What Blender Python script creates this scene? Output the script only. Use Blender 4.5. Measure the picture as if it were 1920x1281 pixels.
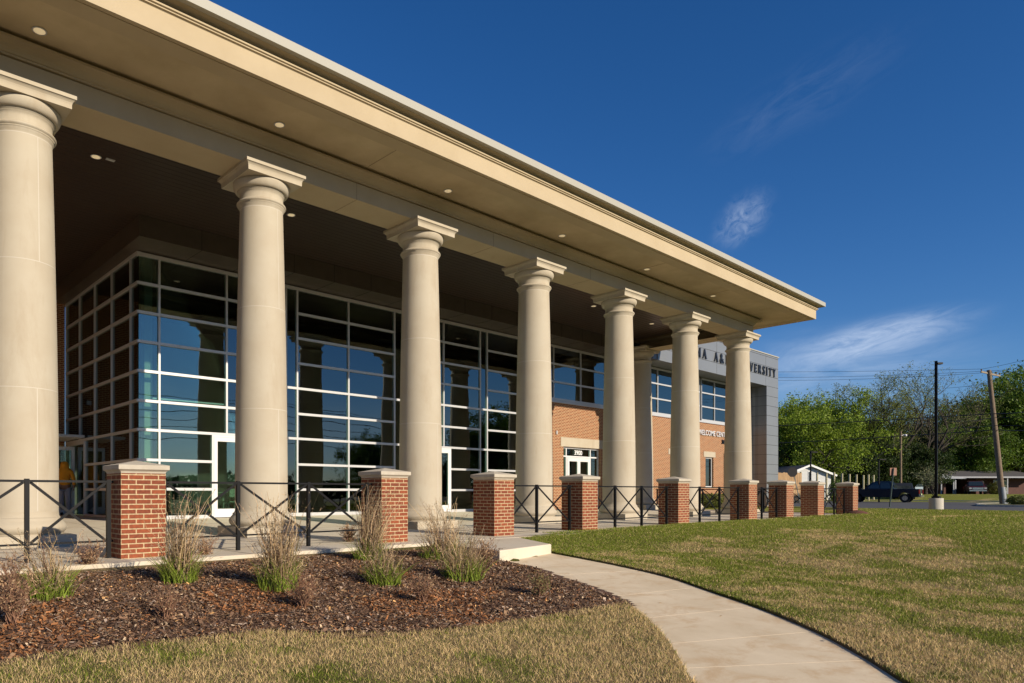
import bpy, math, random
import numpy as np
from mathutils import Vector, Matrix
R = math.radians
for o in list(bpy.data.objects): bpy.data.objects.remove(o)
scn = bpy.context.scene
col = scn.collection

# ------------------------------------------------------------------ camera
FPX, CXP, HP, THETA, CAMH = 1301.0, 797.5, 923.5, R(48.6), 0.907   # calibrated against the photo (1920 px wide)
cam_d = bpy.data.cameras.new('camera'); cam = bpy.data.objects.new('camera', cam_d); col.objects.link(cam)
cam.location = (0, 0, CAMH); cam.rotation_euler = (R(90), 0, THETA - R(90))
cam_d.sensor_width = 36; cam_d.lens = FPX / 1920 * 36
cam_d.shift_x = (960 - CXP) / 1920; cam_d.shift_y = (HP - 640.5) / 1920
cam_d.clip_start = .05; cam_d.clip_end = 4000
scn.camera = cam
scn.render.resolution_x = 1024; scn.render.resolution_y = 683

# ------------------------------------------------------------------ sun and sky
SUN = Vector((.12, -1, .416)).normalized()            # towards the sun
sun_d = bpy.data.lights.new('sun', 'SUN'); sun_d.energy = 4.7; sun_d.angle = R(.5); sun_d.color = (1, .875, .70)
sun = bpy.data.objects.new('sun', sun_d); col.objects.link(sun)
sun.rotation_euler = SUN.to_track_quat('Z', 'Y').to_euler(); sun.location = (0, -20, 30)
W = bpy.data.worlds.new('World'); scn.world = W; W.use_nodes = True
nt = W.node_tree; N = nt.nodes; L = nt.links
for n in list(N): N.remove(n)
wo = N.new('ShaderNodeOutputWorld'); bg = N.new('ShaderNodeBackground'); L.new(bg.outputs[0], wo.inputs[0])
sky = N.new('ShaderNodeTexSky'); sky.sky_type = 'NISHITA'; sky.sun_disc = False
sky.sun_elevation = math.asin(SUN.z); sky.sun_rotation = math.atan2(SUN.x, SUN.y)
sky.air_density = 1.0; sky.dust_density = .08; sky.ozone_density = 4.5; sky.altitude = 200
hs = N.new('ShaderNodeHueSaturation'); hs.inputs['Saturation'].default_value = 1.22; hs.inputs['Value'].default_value = 1.0
L.new(sky.outputs[0], hs.inputs['Color'])
bg.inputs[1].default_value = .072
def sky_dir(u, v):
    F = Vector((math.cos(THETA), math.sin(THETA), 0)); Rt = Vector((math.sin(THETA), -math.cos(THETA), 0))
    return (F * FPX + Rt * (u - CXP) + Vector((0, 0, 1)) * (HP - v)).normalized()
tnt_ = N.new('ShaderNodeMix'); tnt_.data_type = 'RGBA'; tnt_.blend_type = 'MULTIPLY'; tnt_.inputs[0].default_value = 1; tnt_.inputs[7].default_value = (.95, .95, 1.12, 1)
L.new(hs.outputs[0], tnt_.inputs[6])
tc = N.new('ShaderNodeTexCoord'); cur = tnt_.outputs[2]
def wn(t, **k):
    n = N.new(t)
    for a, b in k.items(): setattr(n, a, b)
    return n
def cloud(u, v, rad, stretch, rot, scale, amt, thr, seed, south=False):
    """a wisp of cirrus round one direction of the sky dome"""
    global cur
    d = sky_dir(u, v)
    if south: d.y = -d.y
    dp = wn('ShaderNodeVectorMath', operation='SUBTRACT'); L.new(tc.outputs['Generated'], dp.inputs[0]); dp.inputs[1].default_value = d
    right = Vector((0, 0, 1)).cross(d).normalized() * -1; up = right.cross(d).normalized()
    if up.z < 0: up = -up
    a = right * math.cos(rot) + up * math.sin(rot); b = -right * math.sin(rot) + up * math.cos(rot)
    da = wn('ShaderNodeVectorMath', operation='DOT_PRODUCT'); L.new(dp.outputs[0], da.inputs[0]); da.inputs[1].default_value = a
    db = wn('ShaderNodeVectorMath', operation='DOT_PRODUCT'); L.new(dp.outputs[0], db.inputs[0]); db.inputs[1].default_value = b
    ma = wn('ShaderNodeMath', operation='MULTIPLY'); L.new(da.outputs['Value'], ma.inputs[0]); ma.inputs[1].default_value = 1 / (rad * stretch)
    mb = wn('ShaderNodeMath', operation='MULTIPLY'); L.new(db.outputs['Value'], mb.inputs[0]); mb.inputs[1].default_value = 1 / rad
    cv = wn('ShaderNodeCombineXYZ'); L.new(ma.outputs[0], cv.inputs[0]); L.new(mb.outputs[0], cv.inputs[1]); cv.inputs[2].default_value = seed
    ln = wn('ShaderNodeVectorMath', operation='LENGTH')
    cv2 = wn('ShaderNodeCombineXYZ'); L.new(ma.outputs[0], cv2.inputs[0]); L.new(mb.outputs[0], cv2.inputs[1]); L.new(cv2.outputs[0], ln.inputs[0])
    fall = wn('ShaderNodeMapRange', interpolation_type='SMOOTHERSTEP'); L.new(ln.outputs['Value'], fall.inputs[0])
    fall.inputs[1].default_value = 1.0; fall.inputs[2].default_value = .0
    ns = wn('ShaderNodeTexNoise'); L.new(cv.outputs[0], ns.inputs['Vector']); ns.inputs['Scale'].default_value = scale
    ns.inputs['Detail'].default_value = 7; ns.inputs['Roughness'].default_value = .66; ns.inputs['Distortion'].default_value = .9
    mr = wn('ShaderNodeMapRange'); L.new(ns.outputs[0], mr.inputs[0]); mr.inputs[1].default_value = thr; mr.inputs[2].default_value = thr + .35
    mul = wn('ShaderNodeMath', operation='MULTIPLY'); L.new(mr.outputs[0], mul.inputs[0]); L.new(fall.outputs[0], mul.inputs[1])
    mu2 = wn('ShaderNodeMath', operation='MULTIPLY'); L.new(mul.outputs[0], mu2.inputs[0]); mu2.inputs[1].default_value = amt; mu2.use_clamp = True
    mx = wn('ShaderNodeMix', data_type='RGBA'); L.new(mu2.outputs[0], mx.inputs[0]); L.new(cur, mx.inputs[6]); mx.inputs[7].default_value = (7.5, 8.6, 10.5, 1)
    cur = mx.outputs[2]
cloud(1640, 636, .034, 4.0, .16, 2.4, .50, .26, 1.3)
cloud(1560, 690, .07, 3.0, .05, 2.0, .26, .28, 4.1)
cloud(1392, 412, .036, 1.5, .75, 2.6, .30, .34, 7.7)
cloud(1500, 185, .05, 3.0, .35, 2.4, .06, .40, 9.2)
# thin streaks behind the camera, mirrored in the glass
cloud(420, 800, .07, 9, .02, 2.6, .30, .30, 3.3, True)
cloud(520, 835, .05, 9, .0, 2.2, .35, .25, 5.3, True)
cloud(950, 800, .06, 6, .02, 2.2, .22, .30, 6.3, True)
L.new(cur, bg.inputs[0])
scn.view_settings.view_transform = 'Standard'; scn.view_settings.look = 'None'
scn.view_settings.exposure = 0.42; scn.view_settings.gamma = 1
scn.render.engine = 'CYCLES'
scn.cycles.max_bounces = 8; scn.cycles.transparent_max_bounces = 24

# ------------------------------------------------------------------ helpers
rng = np.random.default_rng(7)
def setp(o, **k):
    for a, b in k.items():
        if b: o[a] = b
    return o
def link(o, parent=None):
    col.objects.link(o)
    if parent is not None: o.parent = parent
    return o
class MB:
    """collects shapes (world metres, or the thing's own metres) into one mesh"""
    def __init__(s): s.v = []; s.f = []; s.m = []; s.sm = []; s.cm = 0
    def add(s, vs, fs, smooth=False):
        b = len(s.v); s.v += [tuple(map(float, p)) for p in vs]
        s.f += [tuple(b + i for i in f) for f in fs]; s.m += [s.cm] * len(fs); s.sm += [smooth] * len(fs); return s
    def box(s, x0, x1, y0, y1, z0, z1):
        return s.add([(x0, y0, z0), (x1, y0, z0), (x1, y1, z0), (x0, y1, z0), (x0, y0, z1), (x1, y0, z1), (x1, y1, z1), (x0, y1, z1)],
                     [(0, 3, 2, 1), (4, 5, 6, 7), (0, 1, 5, 4), (1, 2, 6, 5), (2, 3, 7, 6), (3, 0, 4, 7)])
    def bar(s, a, b, w, t=None, up=(0, 0, 1)):
        a = Vector(a); b = Vector(b); d = (b - a).normalized(); u = Vector(up)
        if abs(d.dot(u)) > .98: u = Vector((0, 1, 0))
        x = d.cross(u).normalized() * w / 2; y = x.cross(d).normalized() * (t or w) / 2
        vs = [a - x - y, a + x - y, a + x + y, a - x + y, b - x - y, b + x - y, b + x + y, b - x + y]
        return s.add(vs, [(0, 3, 2, 1), (4, 5, 6, 7), (0, 1, 5, 4), (1, 2, 6, 5), (2, 3, 7, 6), (3, 0, 4, 7)])
    def tube(s, pts, rad, n=8, cap=True, smooth=True):
        pts = [Vector(p) for p in pts]; rad = rad if hasattr(rad, '__len__') else [rad] * len(pts)
        vs = []; fs = []; ref = None
        for i, p in enumerate(pts):
            d = (pts[min(i + 1, len(pts) - 1)] - pts[max(i - 1, 0)]).normalized()
            if ref is None: ref = Vector((1, 0, 0)) if abs(d.x) < .8 else Vector((0, 1, 0))
            x = (ref - d * ref.dot(d)).normalized(); y = d.cross(x); ref = x
            for k in range(n):
                a = 2 * math.pi * k / n; vs.append(p + (x * math.cos(a) + y * math.sin(a)) * rad[i])
        for i in range(len(pts) - 1):
            for k in range(n): fs.append((i * n + k, i * n + (k + 1) % n, (i + 1) * n + (k + 1) % n, (i + 1) * n + k))
        s.add(vs, fs, smooth)
        if cap: s.add(vs[:n], [tuple(range(n - 1, -1, -1))]); s.add(vs[-n:], [tuple(range(n))])
        return s
    def lathe(s, cx, cy, prof, n=48, smooth=True):
        vs = []; fs = []
        for r, z in prof:
            for k in range(n): a = 2 * math.pi * k / n; vs.append((cx + r * math.cos(a), cy + r * math.sin(a), z))
        for i in range(len(prof) - 1):
            for k in range(n): fs.append((i * n + k, i * n + (k + 1) % n, (i + 1) * n + (k + 1) % n, (i + 1) * n + k))
        s.add(vs, fs, smooth); s.add(vs[:n], [tuple(range(n - 1, -1, -1))]); s.add(vs[-n:], [tuple(range(n))]); return s
    def prism(s, poly, z0, z1):
        n = len(poly); z0 = z0 if callable(z0) else (lambda x, y, q=z0: q); z1 = z1 if callable(z1) else (lambda x, y, q=z1: q)
        vs = [(x, y, z0(x, y)) for x, y in poly] + [(x, y, z1(x, y)) for x, y in poly]
        return s.add(vs, [tuple(range(n - 1, -1, -1)), tuple(range(n, 2 * n))] + [(i, (i + 1) % n, n + (i + 1) % n, n + i) for i in range(n)])
    def extr(s, poly, axis, a, b):
        """poly in the plane across `axis`, pulled from a to b"""
        n = len(poly)
        def P(p, t): return (t, p[0], p[1]) if axis == 'x' else (p[0], t, p[1])
        vs = [P(p, a) for p in poly] + [P(p, b) for p in poly]
        return s.add(vs, [tuple(range(n - 1, -1, -1)), tuple(range(n, 2 * n))] + [(i, (i + 1) % n, n + (i + 1) % n, n + i) for i in range(n)])
    def build(s, name, mats, parent=None, off=None, bevel=0, **props):
        me = bpy.data.meshes.new(name); me.from_pydata(s.v, [], s.f)
        for m in (mats if isinstance(mats, (list, tuple)) else [mats]): me.materials.append(m)
        me.polygons.foreach_set('material_index', s.m); me.polygons.foreach_set('use_smooth', s.sm)
        import bmesh
        bm = bmesh.new(); bm.from_mesh(me); bmesh.ops.recalc_face_normals(bm, faces=bm.faces)
        uv = bm.loops.layers.uv.new('UVMap')
        for f in bm.faces:
            n = f.normal; ax, ay, az = abs(n.x), abs(n.y), abs(n.z)
            for l in f.loops:
                c = l.vert.co
                l[uv].uv = (c.y + .1, c.z) if ax > max(ay, az) else ((c.x, c.z) if ay > az else (c.x, c.y))
        bm.to_mesh(me); bm.free()
        o = bpy.data.objects.new(name, me); link(o, parent)
        if parent is not None and 'root_at' in parent.keys(): o.location = -Vector(parent['root_at'])
        if off is not None: o.location = off
        if bevel:
            b = o.modifiers.new('b', 'BEVEL'); b.width = bevel; b.segments = 2; b.limit_method = 'ANGLE'; b.angle_limit = R(50)
        return setp(o, **props)
def thing(name, loc, label, category, group=None, rz=0, world=False):
    o = bpy.data.objects.new(name, None); col.objects.link(o); o.location = loc; o.rotation_euler.z = rz
    o.empty_display_size = .2
    if world: o['root_at'] = tuple(loc)
    return setp(o, label=label, category=category, group=group)
def copy_tree(o, parent=None):
    c = o.copy(); col.objects.link(c)
    if parent is not None: c.parent = parent
    for ch in list(o.children): copy_tree(ch, c)
    return c
def place(o, loc, rz=0, label=None):
    o.location = loc; o.rotation_euler.z = rz
    if label: o['label'] = label
    return o
def hit(u, v, zf):
    """where the sight line of a photo pixel meets the terrain"""
    d = sky_dir(u, v); t = .5
    for _ in range(4000):
        p = Vector((0, 0, CAMH)) + d * t
        if p.z <= zf(p.x, p.y): return p
        t += max(.01, (p.z - zf(p.x, p.y)) * .5)
        if t > 400: break
    return p
def at(u, dist, z=0.0):
    """a point seen in photo column u at a depth from the camera"""
    F = Vector((math.cos(THETA), math.sin(THETA), 0)); Rt = Vector((math.sin(THETA), -math.cos(THETA), 0))
    p = (F + Rt * ((u - CXP) / FPX)) * dist; return Vector((p.x, p.y, z))

# ------------------------------------------------------------------ materials
def M(name, base, rough=.7, metal=0, noise=None, bump=None, coat=0, spec=.5, emit=None, coords='Object', streak=None):
    """noise = (scale, amount, second colour, detail);  bump = (scale, strength, distance)"""
    m = bpy.data.materials.new(name); m.use_nodes = True; t = m.node_tree; b = t.nodes['Principled BSDF']
    b.inputs['Base Color'].default_value = (*base, 1); b.inputs['Roughness'].default_value = rough; b.inputs['Metallic'].default_value = metal
    b.inputs['Specular IOR Level'].default_value = spec
    if coat: b.inputs['Coat Weight'].default_value = coat
    if emit: b.inputs['Emission Color'].default_value = (*emit[0], 1); b.inputs['Emission Strength'].default_value = emit[1]
    tcn = t.nodes.new('ShaderNodeTexCoord')
    if noise:
        n = t.nodes.new('ShaderNodeTexNoise'); n.inputs['Scale'].default_value = noise[0]; n.inputs['Detail'].default_value = noise[3] if len(noise) > 3 else 6
        n.inputs['Roughness'].default_value = .62; vec = tcn.outputs[coords]
        if streak:                                            # every copy weathers differently
            oi = t.nodes.new('ShaderNodeObjectInfo'); ml = t.nodes.new('ShaderNodeMath'); ml.operation = 'MULTIPLY'; ml.inputs[1].default_value = 40; t.links.new(oi.outputs['Random'], ml.inputs[0])
            va = t.nodes.new('ShaderNodeVectorMath'); va.operation = 'ADD'; t.links.new(vec, va.inputs[0]); t.links.new(ml.outputs[0], va.inputs[1]); vec = va.outputs[0]
        t.links.new(vec, n.inputs['Vector'])
        mr = t.nodes.new('ShaderNodeMapRange'); mr.inputs[1].default_value = .35; mr.inputs[2].default_value = .68; mr.inputs[4].default_value = noise[1]
        t.links.new(n.outputs[0], mr.inputs[0])
        mx = t.nodes.new('ShaderNodeMix'); mx.data_type = 'RGBA'; mx.inputs[6].default_value = (*base, 1); mx.inputs[7].default_value = (*noise[2], 1)
        t.links.new(mr.outputs[0], mx.inputs[0]); t.links.new(mx.outputs[2], b.inputs['Base Color'])
        if streak:                                            # weather runs: (scale xyz, threshold, colour, amount)
            mp = t.nodes.new('ShaderNodeMapping'); mp.inputs['Scale'].default_value = streak[0]; t.links.new(vec, mp.inputs[0])
            n2 = t.nodes.new('ShaderNodeTexNoise'); n2.inputs['Scale'].default_value = 1; n2.inputs['Detail'].default_value = 9; n2.inputs['Roughness'].default_value = .7; n2.inputs['Distortion'].default_value = .4; t.links.new(mp.outputs[0], n2.inputs['Vector'])
            m2 = t.nodes.new('ShaderNodeMapRange'); m2.inputs[1].default_value = streak[1]; m2.inputs[2].default_value = streak[1] + .16; m2.inputs[4].default_value = streak[3]; t.links.new(n2.outputs[0], m2.inputs[0])
            x2 = t.nodes.new('ShaderNodeMix'); x2.data_type = 'RGBA'; x2.inputs[7].default_value = (*streak[2], 1); t.links.new(m2.outputs[0], x2.inputs[0]); t.links.new(mx.outputs[2], x2.inputs[6]); t.links.new(x2.outputs[2], b.inputs['Base Color'])
    if bump:
        n = t.nodes.new('ShaderNodeTexNoise'); n.inputs['Scale'].default_value = bump[0]; n.inputs['Detail'].default_value = 5
        t.links.new(tcn.outputs[coords], n.inputs['Vector'])
        bp = t.nodes.new('ShaderNodeBump'); bp.inputs['Strength'].default_value = bump[1]; bp.inputs['Distance'].default_value = bump[2]
        t.links.new(n.outputs[0], bp.inputs['Height']); t.links.new(bp.outputs[0], b.inputs['Normal'])
    return m
def brick_mat(name, c1, c2, mortar, bw=.2033, rh=.0677, ms=.011):
    m = bpy.data.materials.new(name); m.use_nodes = True; t = m.node_tree; b = t.nodes['Principled BSDF']; b.inputs['Roughness'].default_value = .85
    uv0 = t.nodes.new('ShaderNodeUVMap'); br = t.nodes.new('ShaderNodeTexBrick'); oi = t.nodes.new('ShaderNodeObjectInfo'); cb = t.nodes.new('ShaderNodeCombineXYZ')
    for i_, (k_, st_) in enumerate(((37, bw), (53, 2 * rh))):     # shift by whole bricks so that no two piers share their bricks
        a_ = t.nodes.new('ShaderNodeMath'); a_.operation = 'MULTIPLY'; a_.inputs[1].default_value = k_; t.links.new(oi.outputs['Random'], a_.inputs[0])
        f_ = t.nodes.new('ShaderNodeMath'); f_.operation = 'FLOOR'; t.links.new(a_.outputs[0], f_.inputs[0]); g_ = t.nodes.new('ShaderNodeMath'); g_.operation = 'MULTIPLY'; g_.inputs[1].default_value = st_
        t.links.new(f_.outputs[0], g_.inputs[0]); t.links.new(g_.outputs[0], cb.inputs[i_])
    uv = t.nodes.new('ShaderNodeVectorMath'); uv.operation = 'ADD'; t.links.new(uv0.outputs[0], uv.inputs[0]); t.links.new(cb.outputs[0], uv.inputs[1]); t.links.new(uv.outputs[0], br.inputs['Vector'])
    for k, v in {'Scale': 1, 'Mortar Size': ms / 2, 'Mortar Smooth': .12, 'Bias': -.1, 'Brick Width': bw, 'Row Height': rh}.items(): br.inputs[k].default_value = v
    br.inputs['Color1'].default_value = (*c1, 1); br.inputs['Color2'].default_value = (*c2, 1); br.inputs['Mortar'].default_value = (*mortar, 1)
    ns = t.nodes.new('ShaderNodeTexNoise'); ns.inputs['Scale'].default_value = 26; ns.inputs['Detail'].default_value = 8; t.links.new(uv.outputs[0], ns.inputs['Vector'])
    mr = t.nodes.new('ShaderNodeMapRange'); mr.inputs[1].default_value = .3; mr.inputs[2].default_value = .75; mr.inputs[3].default_value = .72; mr.inputs[4].default_value = 1.22
    t.links.new(ns.outputs[0], mr.inputs[0])
    mu = t.nodes.new('ShaderNodeMix'); mu.data_type = 'RGBA'; mu.blend_type = 'MULTIPLY'; mu.inputs[0].default_value = 1
    t.links.new(br.outputs[0], mu.inputs[6]); t.links.new(mr.outputs[0], mu.inputs[7]); t.links.new(mu.outputs[2], b.inputs['Base Color'])
    inv = t.nodes.new('ShaderNodeMath'); inv.operation = 'SUBTRACT'; inv.inputs[0].default_value = 1; t.links.new(br.outputs['Fac'], inv.inputs[1])
    ad = t.nodes.new('ShaderNodeMath'); ad.operation = 'MULTIPLY_ADD'; ad.inputs[1].default_value = .18; t.links.new(ns.outputs[0], ad.inputs[0]); t.links.new(inv.outputs[0], ad.inputs[2])
    bp = t.nodes.new('ShaderNodeBump'); bp.inputs['Strength'].default_value = .8; bp.inputs['Distance'].default_value = .006
    t.links.new(ad.outputs[0], bp.inputs['Height']); t.links.new(bp.outputs[0], b.inputs['Normal'])
    return m
def glass_mat(name, tint, ior, wav=.0):
    m = bpy.data.materials.new(name); m.use_nodes = True; t = m.node_tree; t.nodes.clear()
    o = t.nodes.new('ShaderNodeOutputMaterial'); mx = t.nodes.new('ShaderNodeMixShader'); fr = t.nodes.new('ShaderNodeFresnel'); fr.inputs[0].default_value = ior
    gl = t.nodes.new('ShaderNodeBsdfGlossy'); gl.inputs['Roughness'].default_value = .003; gl.inputs[0].default_value = (.78, .88, .86, 1)
    tr = t.nodes.new('ShaderNodeBsdfTransparent'); tr.inputs[0].default_value = (*tint, 1)
    t.links.new(fr.outputs[0], mx.inputs[0]); t.links.new(tr.outputs[0], mx.inputs[1]); t.links.new(gl.outputs[0], mx.inputs[2]); t.links.new(mx.outputs[0], o.inputs[0])
    if wav:
        tcn = t.nodes.new('ShaderNodeTexCoord'); n = t.nodes.new('ShaderNodeTexNoise'); n.inputs['Scale'].default_value = .75; n.inputs['Detail'].default_value = 1
        t.links.new(tcn.outputs['Object'], n.inputs['Vector']); bp = t.nodes.new('ShaderNodeBump'); bp.inputs['Strength'].default_value = wav; bp.inputs['Distance'].default_value = .05
        t.links.new(n.outputs[0], bp.inputs['Height']); t.links.new(bp.outputs[0], gl.inputs['Normal'])
    return m
def attr_mat(name, rough=.9, trans=0, mul=None, bump=None, spec=.2):
    """base colour comes from the colour each blade, chip or leaf was given"""
    m = bpy.data.materials.new(name); m.use_nodes = True; t = m.node_tree; b = t.nodes['Principled BSDF']
    b.inputs['Roughness'].default_value = rough; b.inputs['Specular IOR Level'].default_value = spec
    a = t.nodes.new('ShaderNodeAttribute'); a.attribute_name = 'tint'; src = a.outputs['Color']
    tcn = t.nodes.new('ShaderNodeTexCoord')
    if mul:
        n = t.nodes.new('ShaderNodeTexNoise'); n.inputs['Scale'].default_value = mul[0]; n.inputs['Detail'].default_value = 9; n.inputs['Roughness'].default_value = .7
        t.links.new(tcn.outputs['Object'], n.inputs['Vector'])
        mr = t.nodes.new('ShaderNodeMapRange'); mr.inputs[1].default_value = .3; mr.inputs[2].default_value = .7; mr.inputs[3].default_value = mul[1]; mr.inputs[4].default_value = mul[2]
        t.links.new(n.outputs[0], mr.inputs[0])
        mu = t.nodes.new('ShaderNodeMix'); mu.data_type = 'RGBA'; mu.blend_type = 'MULTIPLY'; mu.inputs[0].default_value = 1
        t.links.new(src, mu.inputs[6]); t.links.new(mr.outputs[0], mu.inputs[7]); src = mu.outputs[2]
    if bump:
        n = t.nodes.new('ShaderNodeTexNoise'); n.inputs['Scale'].default_value = bump[0]; n.inputs['Detail'].default_value = 8; t.links.new(tcn.outputs['Object'], n.inputs['Vector'])
        bp = t.nodes.new('ShaderNodeBump'); bp.inputs['Strength'].default_value = bump[1]; bp.inputs['Distance'].default_value = bump[2]
        t.links.new(n.outputs[0], bp.inputs['Height']); t.links.new(bp.outputs[0], b.inputs['Normal'])
    t.links.new(src, b.inputs['Base Color'])
    if trans:
        tl = t.nodes.new('ShaderNodeBsdfTranslucent'); t.links.new(src, tl.inputs[0]); mx = t.nodes.new('ShaderNodeMixShader'); mx.inputs[0].default_value = trans
        t.links.new(b.outputs[0], mx.inputs[1]); t.links.new(tl.outputs[0], mx.inputs[2]); t.links.new(mx.outputs[0], t.nodes['Material Output'].inputs[0])
    return m
STONE = M('cast_stone', (.43, .38, .29), .8, noise=(1.1, .8, (.385, .325, .235), 9), streak=((2.2, 2.2, .5), .52, (.34, .275, .19), .55), bump=(90, .15, .004))
STONECAP = M('cap_stone', (.47, .42, .335), .8, noise=(5, .8, (.37, .32, .245), 9), bump=(80, .2, .004))
JOINT = M('pale_joint', (.50, .455, .375), .9)
STUCCO = M('stucco', (.45, .365, .24), .9, noise=(.9, .7, (.39, .31, .195), 9), streak=((1.2, 1.2, 4), .60, (.34, .27, .165), .4), bump=(160, .35, .004))
STUCCO2 = M('stucco_soffit', (.53, .43, .275), .9, noise=(.6, .7, (.32, .245, .14), 9), bump=(160, .3, .004))
COPING = M('coping_metal', (.35, .335, .28), .6, metal=0)
DARKMET = M('bronze_panel', (.11, .088, .068), .32, metal=.3, noise=(3, .3, (.045, .037, .03)))
CEIL = M('bronze_ceiling', (.075, .052, .040), .28, metal=.4, bump=(2.2, .25, .02))
GREYMET = M('grey_panel', (.235, .245, .25), .38, metal=.35, noise=(.7, .5, (.205, .212, .22)))
SEAM = M('panel_seam', (.03, .03, .03), .8)
ALU = M('aluminium', (.52, .52, .52), .38, metal=.25)
ALUWH = M('white_aluminium', (.62, .62, .62), .4)
BLACK = M('black_paint', (.005, .005, .006), .5, spec=.18)
PIERBRICK = brick_mat('pier_brick', (.255, .060, .019), (.165, .037, .014), (.48, .355, .20), ms=.0165)
WALLBRICK = brick_mat('wall_brick', (.26, .074, .024), (.165, .043, .016), (.54, .40, .225), ms=.020)
CONC = M('concrete', (.60, .53, .42), .88, noise=(.9, .8, (.53, .45, .33), 10), streak=((.8, .8, .8), .52, (.46, .36, .24), .5), bump=(60, .25, .004))
PATHM = M('path_concrete', (.68, .565, .40), .9, noise=(1.4, .9, (.55, .44, .29), 12), streak=((1.9, 2.6, 2.6), .50, (.50, .345, .19), .75), bump=(70, .3, .004))
SOIL = M('dark_soil', (.05, .035, .02), 1)
MULCHB = M('mulch_ground', (.08, .045, .03), 1, noise=(5, .8, (.15, .062, .03), 10), bump=(45, .9, .03))
GLASS = glass_mat('window_glass', (.62, .75, .67), 2.25, .09)
GLASSR = glass_mat('upper_window_glass', (.2, .26, .28), 2.5, .03)
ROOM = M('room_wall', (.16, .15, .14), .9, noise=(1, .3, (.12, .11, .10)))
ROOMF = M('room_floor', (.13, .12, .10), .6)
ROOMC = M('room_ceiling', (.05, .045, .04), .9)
WHITE = M('white_paint', (.75, .76, .74), .6)
PALEG = M('pale_furniture', (.62, .68, .63), .5)
LAMP = M('lamp_glow', (.9, .75, .5), .5, emit=((1, .78, .45), .25))
TUBE = M('lamp_tube', (.8, .9, .85), .5, emit=((.7, 1, .85), .55))
ASPH = M('asphalt', (.060, .058, .058), .9, noise=(.25, .7, (.085, .08, .075), 8), bump=(40, .4, .01))
KERB = M('kerb_concrete', (.44, .41, .35), .9, noise=(2, .6, (.40, .36, .29)))
WOOD = M('fence_wood', (.50, .32, .16), .85, noise=(3, .8, (.36, .22, .11)))
POLEW = M('pole_wood', (.20, .145, .095), .9, noise=(6, .8, (.12, .085, .055)), bump=(30, .5, .01))
BARK = M('bark', (.03, .023, .018), .95, noise=(4, .7, (.06, .05, .04)), bump=(15, .6, .02))
WIRE = M('cable', (.02, .02, .02), .6)

# ------------------------------------------------------------------ terrain
def lerp(a, b, t): return a + (b - a) * t
def sstep(a, b, x): t = np.clip((x - a) / (b - a), 0, 1); return t * t * (3 - 2 * t)
def vnoise(x, y, s, seed=0):
    x = np.asarray(x, float) / s + 100; y = np.asarray(y, float) / s + 100
    xi = np.floor(x).astype(int); yi = np.floor(y).astype(int); fx = x - xi; fy = y - yi
    fx = fx * fx * (3 - 2 * fx); fy = fy * fy * (3 - 2 * fy)
    def h(a, b): q = np.sin(a * 127.1 + b * 311.7 + seed * 74.7) * 43758.5453; return q - np.floor(q)
    return lerp(lerp(h(xi, yi), h(xi + 1, yi), fx), lerp(h(xi, yi + 1), h(xi + 1, yi + 1), fx), fy)
def gz(x, y):
    """height of the lawn"""
    x = np.asarray(x, float); y = np.asarray(y, float)
    near = np.where(y < 7.6, -.18 - .065 * (7.6 - y), -.18 + .17 * (y - 7.6) / 1.8)
    near = near + .03 * (y < 9.0)
    near = np.maximum(near, -.95)
    near = np.minimum(near, .02)
    g = lerp(near, .035, sstep(9.8, 19, x + .25 * (y - 7.6)))
    far = sstep(83, 104, x * .95 + y * .3)
    g = g + far * .62
    return g
DECKY = 9.32
def deckz(x, y): return 0.0 + .15 * float(sstep(13.6, 19.5, y))
path_z = lambda x, y: float(gz(x, y))
Lp = [(948, 1052), (1000, 1071), (1100, 1104), (1180, 1138), (1235, 1185), (1270, 1230), (1300, 1281)]
Rp = [(1033, 1037.5), (1150, 1060), (1250, 1083), (1330, 1110), (1430, 1145), (1530, 1187), (1620, 1235), (1692, 1281)]
pathplane = lambda x, y: -.18 - .065 * (7.6 - y)
LW = [hit(u, v, pathplane) for u, v in Lp]; RW = [hit(u, v, pathplane) for u, v in Rp]
LW = [Vector((8.12, 7.42, 0))] + LW[1:] + [Vector((4.1, 1.75, 0)), Vector((2.9, .95, 0)), Vector((1.2, .2, 0)), Vector((-2, -.6, 0))]
RW = RW + [Vector((5.0, .55, 0)), Vector((3.6, -.45, 0)), Vector((1.7, -1.3, 0)), Vector((-2, -2.1, 0))]
def resample(pts, n):
    # Catmull-Rom through the points, n samples
    P = [Vector((p[0], p[1])) for p in pts]; P = [P[0] * 2 - P[1]] + P + [P[-1] * 2 - P[-2]]; out = []
    segs = len(P) - 3
    for k in range(n):
        t = k / (n - 1) * segs; i = min(int(t), segs - 1); t -= i; a, b, c, d = P[i:i + 4]
        out.append(.5 * ((2 * b) + (c - a) * t + (2 * a - 5 * b + 4 * c - d) * t * t + (3 * b - a - 3 * c + d) * t ** 3))
    return out
LS = resample(LW, 70); RS = resample(RW, 70)
path_poly = [(p.x, p.y) for p in LS] + [(p.x, p.y) for p in reversed(RS)]
BED = [(0, 1248), (100, 1233), (300, 1210), (500, 1190), (620, 1197), (760, 1193), (900, 1180), (1000, 1165), (1100, 1148), (1175, 1137)]
bedplane = pathplane
BW = [(-6.5, 6.6), (-2.5, 6.3)] + [(lambda p: (p.x, p.y))(hit(u, v, bedplane)) for u, v in BED]
bed_poly = BW + [(p.x, p.y) for p in LS[:26] if p.y > BW[-1][1] + .1][::-1] + [(8.3, 8.4), (8.55, DECKY + .1), (-6.5, DECKY + .1)]
slab_poly = [(8.08, 7.40), (9.78, 7.73), (11.1, DECKY + .6), (8.5, DECKY + .6)]
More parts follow.
